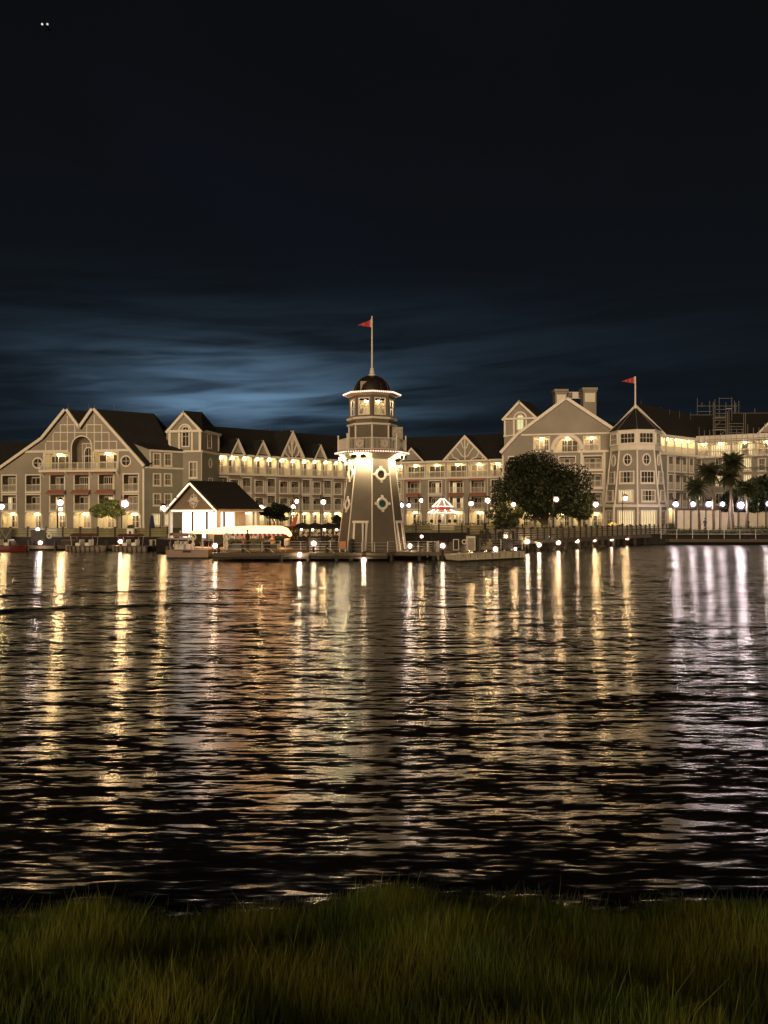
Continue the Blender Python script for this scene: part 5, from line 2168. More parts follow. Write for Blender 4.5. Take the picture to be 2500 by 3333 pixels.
for x in (580, 598, 612):
    mb = MB()
    mb.box((PX(x, Y), Y + .1, 1.0), (.5, .8, .45))
    mb.box((PX(x, Y) - .2, Y + .1, 1.3), (.12, .8, .4))
    mb.build('seat', M_WHITE, b)

# the launch
Y = 73.2
FB = thing('launch', 'covered passenger launch with a glowing yellow roof and red and white valance', 'boat', (PX(780, Y), Y, 0))
mb = MB()
X0, X1 = PX(608, Y), PX(948, Y)
hull(mb, ((X0 + X1) / 2, Y, 0), X1 - X0, 2.7, .75, 0, -1, 0, .3, 20)
mb.build('hull', mat('cream_hull', (0.60, 0.54, 0.44), .4, .08), FB)
M_TEALP = mat('teal_paint', (0.075, 0.13, 0.135), .5, .1)
mb = MB()
mb.prism([(PX(740, Y), Y - 1.28, .74), (PX(905, Y), Y - 1.28, .74), (PX(905, Y), Y - 1.28, 1.15), (PX(740, Y), Y - 1.28, 1.15)], (0, .05, 0))
mb.build('cabin_side', M_TEALP, FB)
mb = MB()
mb.prism([(PX(748, Y), Y - 1.27, 1.15), (PX(759, Y), Y - 1.27, 1.15), (PX(759, Y), Y - 1.27, 2.0), (PX(748, Y), Y - 1.27, 2.0)], (0, .05, 0))
mb.build('cabin_corner', M_TEALP, FB)
mb = MB()
mb.build('cabin_side', M_TEALP, FB)
mb = MB()
mb.prism([(PX(748, Y), Y + 1.2, .74), (PX(905, Y), Y + 1.2, .74), (PX(905, Y), Y + 1.2, 1.15), (PX(748, Y), Y + 1.2, 1.15)], (0, .05, 0))
mb.build('cabin_side', M_TEALP, FB)
mb = MB()
mb.prism([(PX(748, Y), Y - 1.33, 1.97), (PX(900, Y), Y - 1.33, 1.97), (PX(900, Y), Y - 1.33, 2.03), (PX(748, Y), Y - 1.33, 2.03)], (0, .06, 0))
mb.build('cabin_rail', M_TRIM, FB)
for x in (776, 800, 826, 850, 876, 898):
    mb = MB()
    mb.tube((PX(x, Y), Y - 1.25, 1.1), (PX(x, Y), Y - 1.25, 2.05), .035, .035, 6)
    mb.build('cabin_post', M_TEALP, FB)
for x0, x1 in ((636, 667), (703, 737)):
    mb = MB()
    mb.prism([(PX(x0, Y), Y - 1.1, 1.2), (PX(x1, Y), Y - 1.1, 1.2), (PX(x1, Y), Y - 1.1, 2.12), (PX(x0, Y), Y - 1.1, 2.12)], (0, .05, 0))
    mb.build('cabin_window', M_GLASS, FB)
    mb = MB()
    for x in (x0, x1):
        mb.tube((PX(x, Y), Y - 1.12, .8), (PX(x, Y), Y - 1.12, 2.2), .05, .05, 6)
    mb.tube((PX(x0, Y), Y - 1.12, 2.14), (PX(x1, Y), Y - 1.12, 2.14), .05, .05, 6)
    mb.build('window_frame', M_TRIM, FB)
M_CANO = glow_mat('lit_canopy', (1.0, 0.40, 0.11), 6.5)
secs_ = [(612, 2.2, 2.32, .5), (640, 2.18, 2.42, .9), (690, 2.16, 2.60, 1.2), (740, 2.16, 2.80, 1.33), (830, 2.16, 2.88, 1.36), (915, 2.16, 2.86, 1.34), (935, 2.14, 2.66, 1.2), (946, 1.9, 2.2, 1.0)]
mb = MB()
k0 = len(mb.v)
NS = 11
for x, zb_, zt_, hw2 in secs_:
    for j in range(NS):
        t = PI * j / (NS - 1)
        mb.v.append(Vector((PX(x, Y), Y - hw2 * math.cos(t), zb_ + (zt_ - zb_) * math.sin(t) ** .7)))
for i in range(len(secs_) - 1):
    for j in range(NS - 1):
        a = k0 + i * NS + j
        mb.f.append((a, a + 1, a + NS + 1, a + NS))
mb.f.append(tuple(k0 + j for j in range(NS)))
mb.f.append(tuple(k0 + (len(secs_) - 1) * NS + j for j in range(NS)))
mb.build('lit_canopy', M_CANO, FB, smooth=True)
mb = MB()
for i in range(60):
    mb.ball((PX(742 + 187 * i / 59, Y), Y - 1.43, 2.24), .05, 5, 4)
mb.build('bulb_strip', M_BULB, FB, 'stuff')
M_VR = mat('red_valance', (0.36, 0.035, 0.035), .8, .1)
M_VW = mat('pale_valance', (0.66, 0.56, 0.48), .8, .06)
for i in range(26):
    xa, xb = PX(742 + i * 7.2, Y), PX(742 + (i + 1) * 7.2, Y)
    mb = MB()
    mb.prism([(xa, Y - 1.4, 2.2), (xb, Y - 1.4, 2.2), (xb + .05, Y - 1.44, 2.0), ((xa + xb) / 2 + .05, Y - 1.45, 1.94), (xa + .05, Y - 1.44, 2.0)], (0, .03, 0))
    mb.build('valance_scallop', M_VR if i % 2 else M_VW, FB)
mb = MB()
mb.box(((X0 + X1) / 2 + .5, Y, .8), (6.5, 1.9, .06))
mb.build('cabin_floor', M_WOOD, FB)
mb = MB()
mb.box((PX(935, Y), Y - .2, 1.35), (.35, 1.4, .6))
mb.build('stern_console', M_TRIM, FB)

M_RING = mat('life_ring_cream', (0.72, 0.66, 0.52), .6, .05)


def life_ring(x, y, Y, r, lab, squeeze=1.0):
    p = P(x, y, Y)
    th = thing('life_ring', lab, 'life ring', (p.x, p.y, p.z - r), 'life rings')
    mb = MB()
    mb.torus(p, r, r * .28, n=20, m=7)
    o = mb.build('ring', M_RING, th)
    for t in (0.0, PI / 2, PI, 1.5 * PI):
        mb = MB()
        q = p + Vector((r * math.cos(t + .78), 0, r * math.sin(t + .78)))
        mb.ball(q, r * .33, 6, 4)
        mb.build('band', M_TRIM, th)


life_ring(628, 1748, 70.0, .26, 'life ring on the work boat left of the glowing launch')
life_ring(738, 1747, 71.2, .27, 'life ring on a post at the middle of the launch')
life_ring(160, 1745, 86.6, .24, 'life ring on a dark board at the left docks')
life_ring(1511, 1764, 70.2, .18, 'narrow life ring hanging beside the tall metal cabinet')
for x, Y, z0_, z1_, lab in ((628, 70.06, .7, 1.95, 'pale post carrying the left life ring of the launch'), (738, 71.3, .6, 2.0, 'pale post carrying the right life ring of the launch')):
    mb = MB()
    mb.box((PX(x, Y), Y + .1, (z0_ + z1_) / 2), (.14, .1, z1_ - z0_))
    mb.box((PX(x, Y), Y + .03, z0_ + .55), (.3, .06, .22))
    tag(mb.build('ring_post', M_TRIM), lab, 'post')
# left floating docks
DL = deck('dock', 'low floating dock with small boats along the left bank', [(-48, 83.8), (PX(560, 83.8), 83.8), (PX(560, 83.8), 86.2), (-48, 86.2)], .48, .3, [(PX(x, 83.6), 83.6, 1.15) for x in (20, 90, 180, 346, 500, 525)])
mb = MB()
Y = 86.8
mb.box((PX(125, Y), Y, PZ(1743, Y)), (1.65, .1, 1.25))
for x in (104, 146):
    mb.box((PX(x, Y), Y + .08, 1.0), (.14, .14, 2.0))
tag(mb.build('notice_board', mat('dark_board', (.06, .055, .05), .6, .2)), 'dark notice board on posts at the far left docks', 'board')
for i, (x, lab) in enumerate(((226, 'dock box between the life ring and the red-canopied boat'), (512, 'pale dock box beside a pile left of the work boat'))):
    th = thing('dock_box', lab, 'dock box', (PX(x, 85), 85, .48), 'dock boxes')
    mb = MB()
    mb.box((PX(x, 85), 85, .78), (1.5, .7, .55))
    mb.build('body', M_TRIM if i else M_DWOOD, th)
    mb = MB()
    mb.box((PX(x, 85), 85, 1.09), (1.58, .78, .08))
    mb.build('lid', M_WHITE if i else M_WOOD, th)
Y = 87.4
th = thing('frame_screen', 'dark screen with a pale crossed frame at the far left edge', 'screen', (PX(16, Y), Y, .48))
mb = MB()
mb.box((PX(14, Y), Y, PZ(1737, Y)), (1.6, .08, 1.35))
mb.build('board', mat('dark_board', (.06, .055, .05), .6, .2), th)
mb = MB()
for a, b_ in (((0, 1720), (20, 1754)), ((35, 1722), (18, 1754)), ((0, 1750), (12, 1722))):
    mb.tube(P(a[0], a[1], Y - .08), P(b_[0], b_[1], Y - .08), .05, .05, 5)
mb.build('cross_frame', M_SLAT, th)

# ------------------------------------------------------------------ things on the lighthouse dock
def simple(name, lab, cat, parts, loc):
    th = thing(name, lab, cat, loc)
    for nm, mb_, m_ in parts:
        mb_.build(nm, m_, th)
    return th


Y = 70
mb, m2, m3 = MB(), MB(), MB()
x0, x1 = PX(1518, Y), PX(1546, Y)
mb.box(((x0 + x1) / 2, Y, 1.35), (x1 - x0, .6, 1.3))
m2.box(((x0 + x1) / 2, Y - .31, 1.3), (x1 - x0 - .14, .03, 1.1))
m3.box(((x0 + x1) / 2, Y, 2.03), (x1 - x0 + .1, .7, .06))
simple('cabinet', 'tall metal cabinet on the dock left of dark pilings', 'cabinet', (('body', mb, M_STEEL), ('door', m2, mat('cabinet_door', (.30, .27, .21), .6, .15)), ('lid', m3, M_WOOD)), ((x0 + x1) / 2, Y, DK))
mb, m2 = MB(), MB()
x0, x1 = PX(1476, Y), PX(1493, Y)
for x in (x0, x1):
    mb.box((x, Y, 1.2), (.06, .06, 1.0))
for z in (.75, 1.7):
    mb.box(((x0 + x1) / 2, Y, z), (x1 - x0, .06, .06))
m2.box(((x0 + x1) / 2, Y + .05, 1.2), (x1 - x0, .04, .95))
simple('sign_frame', 'small pale-framed sign left of the tall metal cabinet', 'sign', (('frame', mb, M_TRIM), ('panel', m2, M_DWOOD)), ((x0 + x1) / 2, Y, DK))
Y = 71.5
mb, m2, m3 = MB(), MB(), MB()
mb.box((PX(1654, Y), Y, PZ(1773, Y)), (.80, .06, .82))
m2.box((PX(1654, Y), Y + .04, PZ(1773, Y)), (.90, .05, .92))
for x in (1642, 1667):
    m3.box((PX(x, Y), Y + .1, .75), (.06, .06, 1.4))
simple('black_board', 'square black board standing behind the white float', 'board', (('face', mb, M_BLACK), ('frame', m2, M_DWOOD), ('leg', m3, M_STEEL)), (PX(1654, Y), Y, .3))
Y = 68.3
for x0, x1, y0, y1, lab in ((1391, 1421, 1764, 1815, 'pale gate frame on the dock left of the large dock lamp'), (1425, 1428, 1762, 1822, 'pale ladder post down to the water beside the gate frame')):
    mb, m2 = MB(), MB()
    for x in (x0, x1):
        mb.tube(P(x, y0, Y), P(x, y1, Y), .045, .045, 6)
    mb.tube(P(x0, y0, Y), P(x1, y0, Y), .045, .045, 6)
    for i in range(5):
        m2.tube(P(x0, y0 + 8 + i * 8, Y), P(x1 + .5, y0 + 8 + i * 8, Y), .025, .025, 5)
    simple('gate_frame', lab, 'gate', (('frame', mb, M_TRIM), ('rung', m2, M_STEEL)), (PX(x0, Y), Y, DK))
Y = 69.5
mb, m2 = MB(), MB()
mb.lathe((PX(1024, Y), Y, 0), [(.55, DK), (.55, 1.75), (.6, 1.78), (.6, 1.85)], 16)
m2.lathe((PX(1024, Y), Y, 0), [(.62, 1.86), (.3, 2.0)], 16)
simple('drum', 'tall round grey drum on the dock behind a pink lamp', 'drum', (('body', mb, mat('grey_drum', (.13, .12, .11), .6, .15)), ('lid', m2, M_DWOOD)), (PX(1024, Y), Y, DK))
Y = 67.6
mb, m2 = MB(), MB()
x0, x1 = PX(1104, Y), PX(1126, Y)
mb.box(((x0 + x1) / 2, Y, 1.02), (x1 - x0, .5, .08))
mb.box(((x0 + x1) / 2, Y + .25, 1.32), (x1 - x0, .06, .55))
for x in (x0 + .05, x1 - .05):
    m2.box((x, Y - .2, .85), (.05, .05, .35))
    m2.box((x, Y + .2, .85), (.05, .05, .35))
simple('bench', 'small orange bench at the left foot of the lighthouse', 'bench', (('seat', mb, mat('orange_bench', (.50, .24, .12), .7, .1)), ('leg', m2, M_STEEL)), ((x0 + x1) / 2, Y, DK))  # seat and back share one orange colour
mb = MB()
mb.tube(P(1181, 1708, 68.0), P(1181, 1797, 67.8), .085, .055, 8)
m2 = MB()
m2.ball(P(1181, 1706, 68.0), .1, 8, 5)
simple('post', 'slim pale post in front of the lighthouse door', 'post', (('shaft', mb, M_WHITE), ('cap', m2, M_WHITE)), (PX(1181, 67.8), 67.8, DK))
# white float
fa, fb_ = Vector((PX(1489, 64.2), 64.2, 0)), Vector((PX(1708, 68.6), 68.6, 0))
fd = (fb_ - fa).normalized()
fn = Vector((-fd.y, fd.x, 0))
M_FLOAT = mat('stained_white_float', (0.66, 0.62, 0.50), .6, .1, 3.0, col2=(0.40, 0.36, 0.27), stretch=(1, 1, .25))
mb, m2, m3 = MB(), MB(), MB()
mb.prism([fa + Vector((.12, 0, .15)), fb_ + Vector((0, 0, .15)), fb_ + Vector((0, 0, .70)), fa + Vector((-.05, 0, .62))], fn * 1.7)
m2.prism([fa + Vector((.3, 0, -.2)) + fn * .1, fb_ + Vector((-.1, 0, -.2)) + fn * .1, fb_ + Vector((-.1, 0, .15)) + fn * .1, fa + Vector((.3, 0, .15)) + fn * .1], fn * 1.5)
for i in range(9):
    p = fa.lerp(fb_, (i + .7) / 9.5)
    m3.prism([p - fn * .02 + Vector((0, 0, .2)), p + fd * .05 - fn * .02 + Vector((0, 0, .2)), p + fd * .05 - fn * .02 + Vector((0, 0, .64)), p - fn * .02 + Vector((0, 0, .64))], fn * .02)
simple('float', 'long stained white float moored right of the lighthouse dock', 'float', (('body', mb, M_FLOAT), ('underside', m2, M_DWOOD), ('seam', m3, M_WOOD)), (fa.x, fa.y, 0))
# dark pilings near the float
for i, (x, Y, top, lab) in enumerate(((1549, 72, 2.0, 'leftmost of the dark pilings behind the white float'), (1558, 70.5, 1.9, 'dark piling just right of the metal cabinet'), (1592, 75, 2.1, 'third dark piling behind the white float'), (1627, 76, 2.2, 'dark piling left of the black board'), (1668, 77, 2.25, 'dark piling behind the black board'), (1568, 77, 2.3, 'tall dark piling between cabinet and float'), (1146, 68, 1.75, 'thick dark piling left of the lighthouse door'))):
    th = thing('piling', lab, 'piling', (PX(x, Y), Y, -1.5), 'dark pilings')
    mb = MB()
    mb.lathe((PX(x, Y), Y, 0), [(.2, -1.5), (.19, top - .1)], 9)
    mb.build('shaft', M_DWOOD, th)
    mb = MB()
    mb.lathe((PX(x, Y), Y, 0), [(.22, top - .1), (.2, top), (.05, top + .1)], 9)
    mb.build('cap', M_DWOOD, th)

# ------------------------------------------------------------------ terrace: black umbrellas, screen, folded umbrellas
for i, (x, Y, lab) in enumerate(((985, 81.2, 'leftmost open black patio umbrella on the terrace'), (1025, 80.6, 'second open black patio umbrella from the left'), (1067, 81.0, 'third open black patio umbrella from the left'), (1112, 80.8, 'open black patio umbrella nearest the lighthouse'))):
    th = thing('patio_umbrella', lab, 'umbrella', (PX(x, Y), Y, DK), 'open black umbrellas on the terrace')
    mb = MB()
    mb.lathe((PX(x, Y), Y, 0), [(1.45, 2.42), (1.42, 2.58), (.75, 2.86), (.05, 3.08)], 8, .3 * i, False)
    mb.build('canopy', M_BLACK, th)
    mb = MB()
    mb.tube((PX(x, Y), Y, DK), (PX(x, Y), Y, 3.15), .035, .03, 6)
    mb.build('pole', M_IRON, th)
    mb = MB()
    mb.lathe((PX(x, Y), Y, 0), [(.3, DK), (.3, DK + .08)], 10)
    mb.build('base', M_IRON, th)
Y = 84.5
th = thing('lattice_screen', 'cream screen of crossed bracing behind the black umbrellas', 'screen', (PX(1050, Y), Y, DK))
mb = MB()
for x0, x1 in ((975, 1005), (1012, 1042), (1049, 1080), (1087, 1118)):
    mb = MB()
    mb.prism([P(x0, 1747, Y), P(x1, 1747, Y), P(x1, 1714, Y), P(x0, 1714, Y)], (0, .08, 0))
    mb.build('panel', M_CREAM, th)
    for a, b_ in (((x0, 1747), (x1, 1714)), ((x0, 1714), (x1, 1747))):
        mb = MB()
        mb.tube(P(a[0], a[1], Y - .06), P(b_[0], b_[1], Y - .06), .05, .05, 4)
        mb.build('brace', M_WOOD, th)
for x in (971, 1008.5, 1045.5, 1083.5, 1121):
    mb = MB()
    mb.tube((PX(x, Y), Y, DK), (PX(x, Y), Y, 2.7), .1, .1, 6)
    mb.build('post', M_DWOOD, th)
# little festoon lamps that light the terrace
mb = MB()
for i, x in enumerate((982, 1018, 1056, 1096)):
    mb.ball((PX(x, 82.5), 82.5, 2.35), .09, 8, 5)
tag(mb.build('festoon_lamps', glow_mat('festoon_glow', (1, .8, .5), 60.0)), 'small hanging lamps under the black umbrellas', 'lamps', kind='stuff')


def folded(x, y0, y1, Y, m_, lab, lean=0.0, base=None):
    th = thing('folded_umbrella', lab, 'umbrella', (PX(x, Y), Y, base), 'folded umbrellas')
    zt_, zb_ = PZ(y0, Y), PZ(y1, Y)
    mb = MB()
    n = 8
    k0 = len(mb.v)
    for f, r in ((0, .26), (.08, .33), (.5, .24), (.85, .18), (1, .03)):
        for j in range(n):
            rr = r * (1.15 if j % 2 else .85)
            t = 2 * PI * j / n
            mb.v.append(Vector((PX(x, Y) + lean * f + rr * math.cos(t), Y + rr * math.sin(t), zb_ + (zt_ - zb_) * f)))
    for i in range(4):
        for j in range(n):
            a, c_ = k0 + i * n + j, k0 + i * n + (j + 1) % n
            mb.f.append((a, c_, c_ + n, a + n))
    mb.f.append(tuple(range(k0, k0 + n)))
    mb.build('canopy', m_, th)
    mb = MB()
    mb.tube((PX(x, Y), Y, base), (PX(x, Y), Y, zb_), .04, .04, 6)
    mb.build('pole', M_WOOD, th)
    mb = MB()
    mb.ball((PX(x, Y) + lean, Y, zt_ + .06), .07, 6, 4)
    mb.build('finial', M_WHITE, th)


folded(495, 1676, 1722, 89.6, M_NAVY, 'folded navy blue umbrella left of the lit pavilion', 0, BZ + .1)
folded(953, 1672, 1714, 80.0, mat('orange_red_cloth', (.36, .09, .045), .8, .1), 'folded leaning orange-red umbrella at the end of the launch roof', .5, DK)

# ------------------------------------------------------------------ lit round tent
Y = 111
TCn = Vector((PX(1440, Y), Y, 0))
GT = thing('round_tent', 'two-tiered round refreshment tent glowing with bulbs before the middle wing', 'tent', (TCn.x, TCn.y, 1.66))
M_TENT = mat('white_tent_cloth', (0.5, 0.42, 0.38), .7, .05)
zl0, zl1, zu0, zu1 = PZ(1670, Y), PZ(1660, Y), PZ(1650, Y), PZ(1622, Y)
rl, ru = 2.05, 1.45
mb = MB()
mb.lathe(TCn, [(rl, zl0), (1.15, zl1)], 8, .2, False)
mb.build('lower_roof', M_TENT, GT)
mb = MB()
mb.lathe(TCn, [(1.15, zl1 - .1), (1.15, zu0 + .1)], 8, .2, False)
mb.build('red_band', M_VR, GT)
mb = MB()
mb.lathe(TCn, [(ru, zu0), (.75, zu0 + .62), (.08, zu1)], 8, .2, False)
mb.build('upper_roof', M_TENT, GT)
mb = MB()
mb.lathe(TCn, [(rl, zl0 - .28), (rl + .02, zl0)], 8, .2, False)
mb.build('valance', M_VW, GT)
M_TB = glow_mat('tent_bulb_glow', (1.0, 0.72, 0.52), 5.0)
for r0, z0_, r1, z1_ in ((rl, zl0, 1.15, zl1), (ru, zu0, .1, zu1)):
    for i in range(8):
        a, b_ = octv(r0 + .06, z0_ + .04, i, TCn, .2), octv(r1 + .06, z1_ + .06, i, TCn, .2)
        c_ = octv(r0 + .06, z0_ + .04, i + 1, TCn, .2)
        mb = MB()
        for k_ in range(9):
            mb.ball(a.lerp(b_, k_ / 9), .06, 5, 4)
        for k_ in range(7):
            mb.ball(a.lerp(c_, (k_ + .5) / 7), .06, 5, 4)
        mb.build('bulb_string', M_TB, GT, 'stuff')
for i in range(8):
    p = octv(1.7, 0, i, TCn, .2)
    mb = MB()
    mb.tube(p + Vector((0, 0, 1.6)), p + Vector((0, 0, zl0)), .09, .09, 6)
    mb.build('post', M_TRIM, GT)
    a, b_ = octv(1.72, 1.6, i, TCn, .2), octv(1.72, 1.6, i + 1, TCn, .2)
    mb = MB()
    mb.prism([a, b_, b_ + Vector((0, 0, .85)), a + Vector((0, 0, .85))], (TCn - (a + b_) / 2) * .03)
    mb.build('counter_panel', M_TRIM, GT)
mb = MB()
mb.lathe(TCn, [(.5, 1.6), (.5, zl0)], 8)
mb.build('core', M_TENT, GT)
mb = MB()
mb.ball(TCn + Vector((0, 0, zu1 + .12)), .14, 8, 5)
mb.build('finial', M_COPPER, GT)
for i in (4, 5, 6, 7):
    p = octv(1.85, 2.9, i, TCn, .5)
    mb = MB()
    mb.ball(p, .26, 7, 5)
    mb.build('hanging_basket', M_LEAF, GT)
mb = MB()
mb.ball(TCn + Vector((0, -.9, zl0 - .2)), .12, 8, 5)
mb.build('inner_lamp', glow_mat('festoon_glow', (1, .8, .5), 60.0), GT)

# construction hoarding at right
th = thing('hoarding', 'tall beige hoarding behind the palms on the right bank', 'fence', (44, 110, GZ - .2))
Yh = 110.5
xs_ = [2203, 2226, 2250, 2274, 2298, 2322, 2346, 2375, 2405, 2435, 2465, 2495, 2525]
for i, (a, b_) in enumerate(zip(xs_[:-1], xs_[1:])):
    top = PZ(1662 if i < 6 else 1668, Yh)
    mb = MB()
    mb.box(((PX(a, Yh) + PX(b_, Yh)) / 2, Yh + (.03 if i % 2 else 0), (GZ - .3 + top) / 2), (PX(b_, Yh) - PX(a, Yh) - .02, .08, top - GZ + .3))
    mb.build('panel', M_CONC, th)
    mb = MB()
    mb.box((PX(a, Yh), Yh - .1, (GZ - .3 + top) / 2), (.09, .09, top - GZ + .35))
    mb.build('post', M_WOOD, th)

# lamp with shade behind the hoarding, its lantern given a faint glow
mb, m2, m3 = MB(), MB(), MB()
p = P(2468, 1640, 111.5)
mb.tube((p.x, p.y, GZ), (p.x, p.y, p.z - .3), .05, .05, 6)
m2.lathe((p.x, p.y, 0), [(.16, p.z - .3), (.30, p.z + .2)], 8)
m3.lathe((p.x, p.y, 0), [(.33, p.z + .2), (.08, p.z + .42)], 8)
simple('lantern_post', 'faintly glowing pale lantern on a post above the hoarding', 'lantern', (('post', mb, M_STEEL), ('lantern', m2, glow_mat('pale_lantern', (1, .85, .6), .5)), ('cap', m3, M_DWOOD)), (p.x, p.y, GZ))
# ------------------------------------------------------------------ plants
def leaf_mesh(name, lumps, n, size, m_, o, seed=0, flat=.55):
    """n small leaf faces spread through ellipsoid lumps (centre, radii)"""
    rg = np.random.default_rng(seed)
    vol = np.array([r[0] * r[1] * r[2] for _, r in lumps]) ** .7
    pick = rg.choice(len(lumps), n, p=vol / vol.sum())
    C = np.array([c for c, _ in lumps])[pick]
    Rr_ = np.array([r for _, r in lumps])[pick]
    d = rg.normal(size=(n, 3))
    d /= np.linalg.norm(d, axis=1)[:, None]
    rad_ = rg.uniform(0.35, 1.0, n) ** .45
    pos = C + d * Rr_ * rad_[:, None]
    nrm_ = d + rg.normal(size=(n, 3)) * .8
    nrm_ /= np.linalg.norm(nrm_, axis=1)[:, None]
    a = np.cross(nrm_, rg.normal(size=(n, 3)))
    a /= np.linalg.norm(a, axis=1)[:, None]
    b_ = np.cross(nrm_, a)
    s = size * rg.uniform(.6, 1.35, n)[:, None]
    v = np.stack([pos - a * s * .5, pos + b_ * s * .28, pos + a * s * .55, pos - b_ * s * .28], 1).reshape(-1, 3) - np.array(o)
    me = bpy.data.meshes.new(name)
    me.vertices.add(n * 4)
    me.vertices.foreach_set('co', v.ravel())
    me.loops.add(n * 4)
    me.loops.foreach_set('vertex_index', np.arange(n * 4))
    me.polygons.add(n)
    me.polygons.foreach_set('loop_start', np.arange(0, n * 4, 4))
    me.materials.append(m_)
    me.update(calc_edges=True)
    return me


def crown_lumps(c, r, k_, seed, lump=.38):
    rg = np.random.default_rng(seed)
    out = []
    for i in range(k_):
        d = rg.normal(size=3)
        d /= np.linalg.norm(d)
        d[2] = d[2] * .9 + .05
        f = rg.uniform(.35, .86)
        q = np.array(c) + d * np.array(r) * f
        s = rg.uniform(.7, 1.25) * lump
        out.append((q, np.array(r) * s * np.array([1, 1, .85])))
    return out


def tree(name, lab, base, c, r, n, size, trunk_r, m_, seed, k_=26, group=None, lump=.36, limbs=6):
    th = thing(name, lab, 'tree', base, group)
    lumps = crown_lumps(c, r, k_, seed, lump)
    o = link('crown', leaf_mesh('crown', lumps, n, size, m_, base, seed), th)
    mb = MB()
    rg = random.Random(seed)
    b0 = Vector(base)
    fork = Vector((base[0] + rg.uniform(-.1, .1), base[1], base[2] + max(.6, (c[2] - r[2] - base[2]) * .85 + .3)))
    mb.tube(b0 - Vector((0, 0, .2)), fork, trunk_r, trunk_r * .7, 8)
    for i in range(limbs):
        q, _ = lumps[rg.randrange(len(lumps))]
        q = Vector(q)
        mid = fork.lerp(q, .5) + Vector((rg.uniform(-.2, .2), rg.uniform(-.2, .2), .1)) * r[0] * .3
        mb.tube(fork, mid, trunk_r * .55, trunk_r * .32, 6)
        mb.tube(mid, q, trunk_r * .32, trunk_r * .1, 5)
    mb.build('trunk', M_BARK, th)
    return th


tree('magnolia_tree', 'largest dark tree with a broad round crown before the gabled block', (PX(1778, 108), 108, 1.55), (PX(1757, 108), 108, 7.5), (7.3, 5.2, 6.0), 30000, .38, .42, M_LEAF, 3, 70, 'trees on the hotel bank', .34, 9)
tree('magnolia_tree', 'dark tree merging into the right side of the largest tree', (PX(1888, 107), 107, 1.5), (PX(1880, 107), 107, 5.2), (2.5, 2.6, 2.6), 6500, .38, .2, M_LEAF, 5, 18, 'trees on the hotel bank', .42)
tree('small_tree', 'low leafy tree lit yellow-green by a lamp left of the largest tree', (PX(1650, 103.5), 103.5, 1.45), (PX(1655, 103.5), 103.5, 3.9), (2.7, 2.2, 2.0), 4200, .36, .13, M_LEAF3, 9, 18, 'trees on the hotel bank', .42)
tree('small_tree', 'small rounded green tree beside the very bright lamp on the left', (PX(382, 98), 98, 1.45), (PX(362, 98), 98, 4.5), (2.6, 1.9, 1.35), 2900, .27, .13, M_LEAF2, 12, 26, 'trees on the hotel bank', .32, 9)
tree('small_tree', 'small rounded dark tree right of the pavilion roof', (PX(890, 90), 90, 1.4), (PX(893, 90), 90, 4.15), (1.9, 1.6, 1.25), 2800, .28, .12, M_LEAF, 15, 18, 'trees on the hotel bank', .42)
tree('shrub', 'round potted shrub between the black umbrellas and the lighthouse', (PX(1098, 93), 93, 1.4), (PX(1098, 93), 93, 3.2), (.68, .6, .62), 700, .2, .05, M_LEAF, 18, 8, None, .6, 3)
tree('broadleaf_tree', 'dark tree mass behind the palms at the right edge', (PX(2478, 112), 112, 1.6), (PX(2478, 112), 112, 6.6), (4.2, 3.0, 3.2), 5200, .45, .2, M_LEAF, 21, 20, 'trees on the hotel bank', .4)
tree('broadleaf_tree', 'dark tree between the tallest palms and the right edge', (PX(2408, 113), 113, 1.6), (PX(2408, 113), 113, 5.7), (2.6, 2.4, 2.2), 3200, .42, .18, M_LEAF, 23, 16, 'trees on the hotel bank', .42)

# palms: every frond is a part
def frond_mesh():
    mb = MB()
    n = 9
    L_ = 1.75
    prev = None
    for i in range(n + 1):
        t = i / n
        x = L_ * (t - .12 * t * t)
        z = .45 * t - 1.05 * t * t
        prev_p = prev
        prev = Vector((x, 0, z))
        if prev_p is not None:
            mb.prism([prev_p + Vector((0, -.02, 0)), prev_p + Vector((0, .02, 0)), prev + Vector((0, .015, 0)), prev + Vector((0, -.015, 0))], (0, 0, .02))
            w_ = .72 * math.sin(PI * min(1, .22 + t * .78)) + .14
            for s in (-1, 1):
                p = prev
                tip = p + Vector((.28, s * w_, -.28 * w_ - .12))
                mb.poly([p + Vector((-.10, 0, .01)), p + Vector((.09, 0, .01)), tip])
    return mb.mesh('frond', M_PALM)


FROND = frond_mesh()


def palm(lab, base, top, r, seed, tr=.17):
    th = thing('palm_tree', lab, 'palm tree', base, 'palms on the right bank')
    rg = random.Random(seed)
    b0, t0 = Vector(base), Vector(top)
    mb = MB()
    prev = b0 - Vector((0, 0, .2))
    for i in range(1, 9):
        f = i / 8
        q = b0.lerp(t0, f) + Vector((math.sin(f * PI) * .12, 0, 0))
        mb.tube(prev, q, tr * (1.25 - .35 * f), tr * (1.2 - .35 * f) * .93, 8)
        prev = q
    mb.build('trunk', M_BARK, th)
    for i in range(46):
        o = link('frond', FROND, th, t0 - ORI[th.name])
        an = i * 2.399 + rg.uniform(-.2, .2)
        tl = R(78) - R(135) * (i / 45) + rg.uniform(-.12, .12)
        o.rotation_euler = (rg.uniform(-.3, .3), -tl, an)
        s = r / 1.62 * rg.uniform(.8, 1.1)
        o.scale = (s, s, s)
    return th


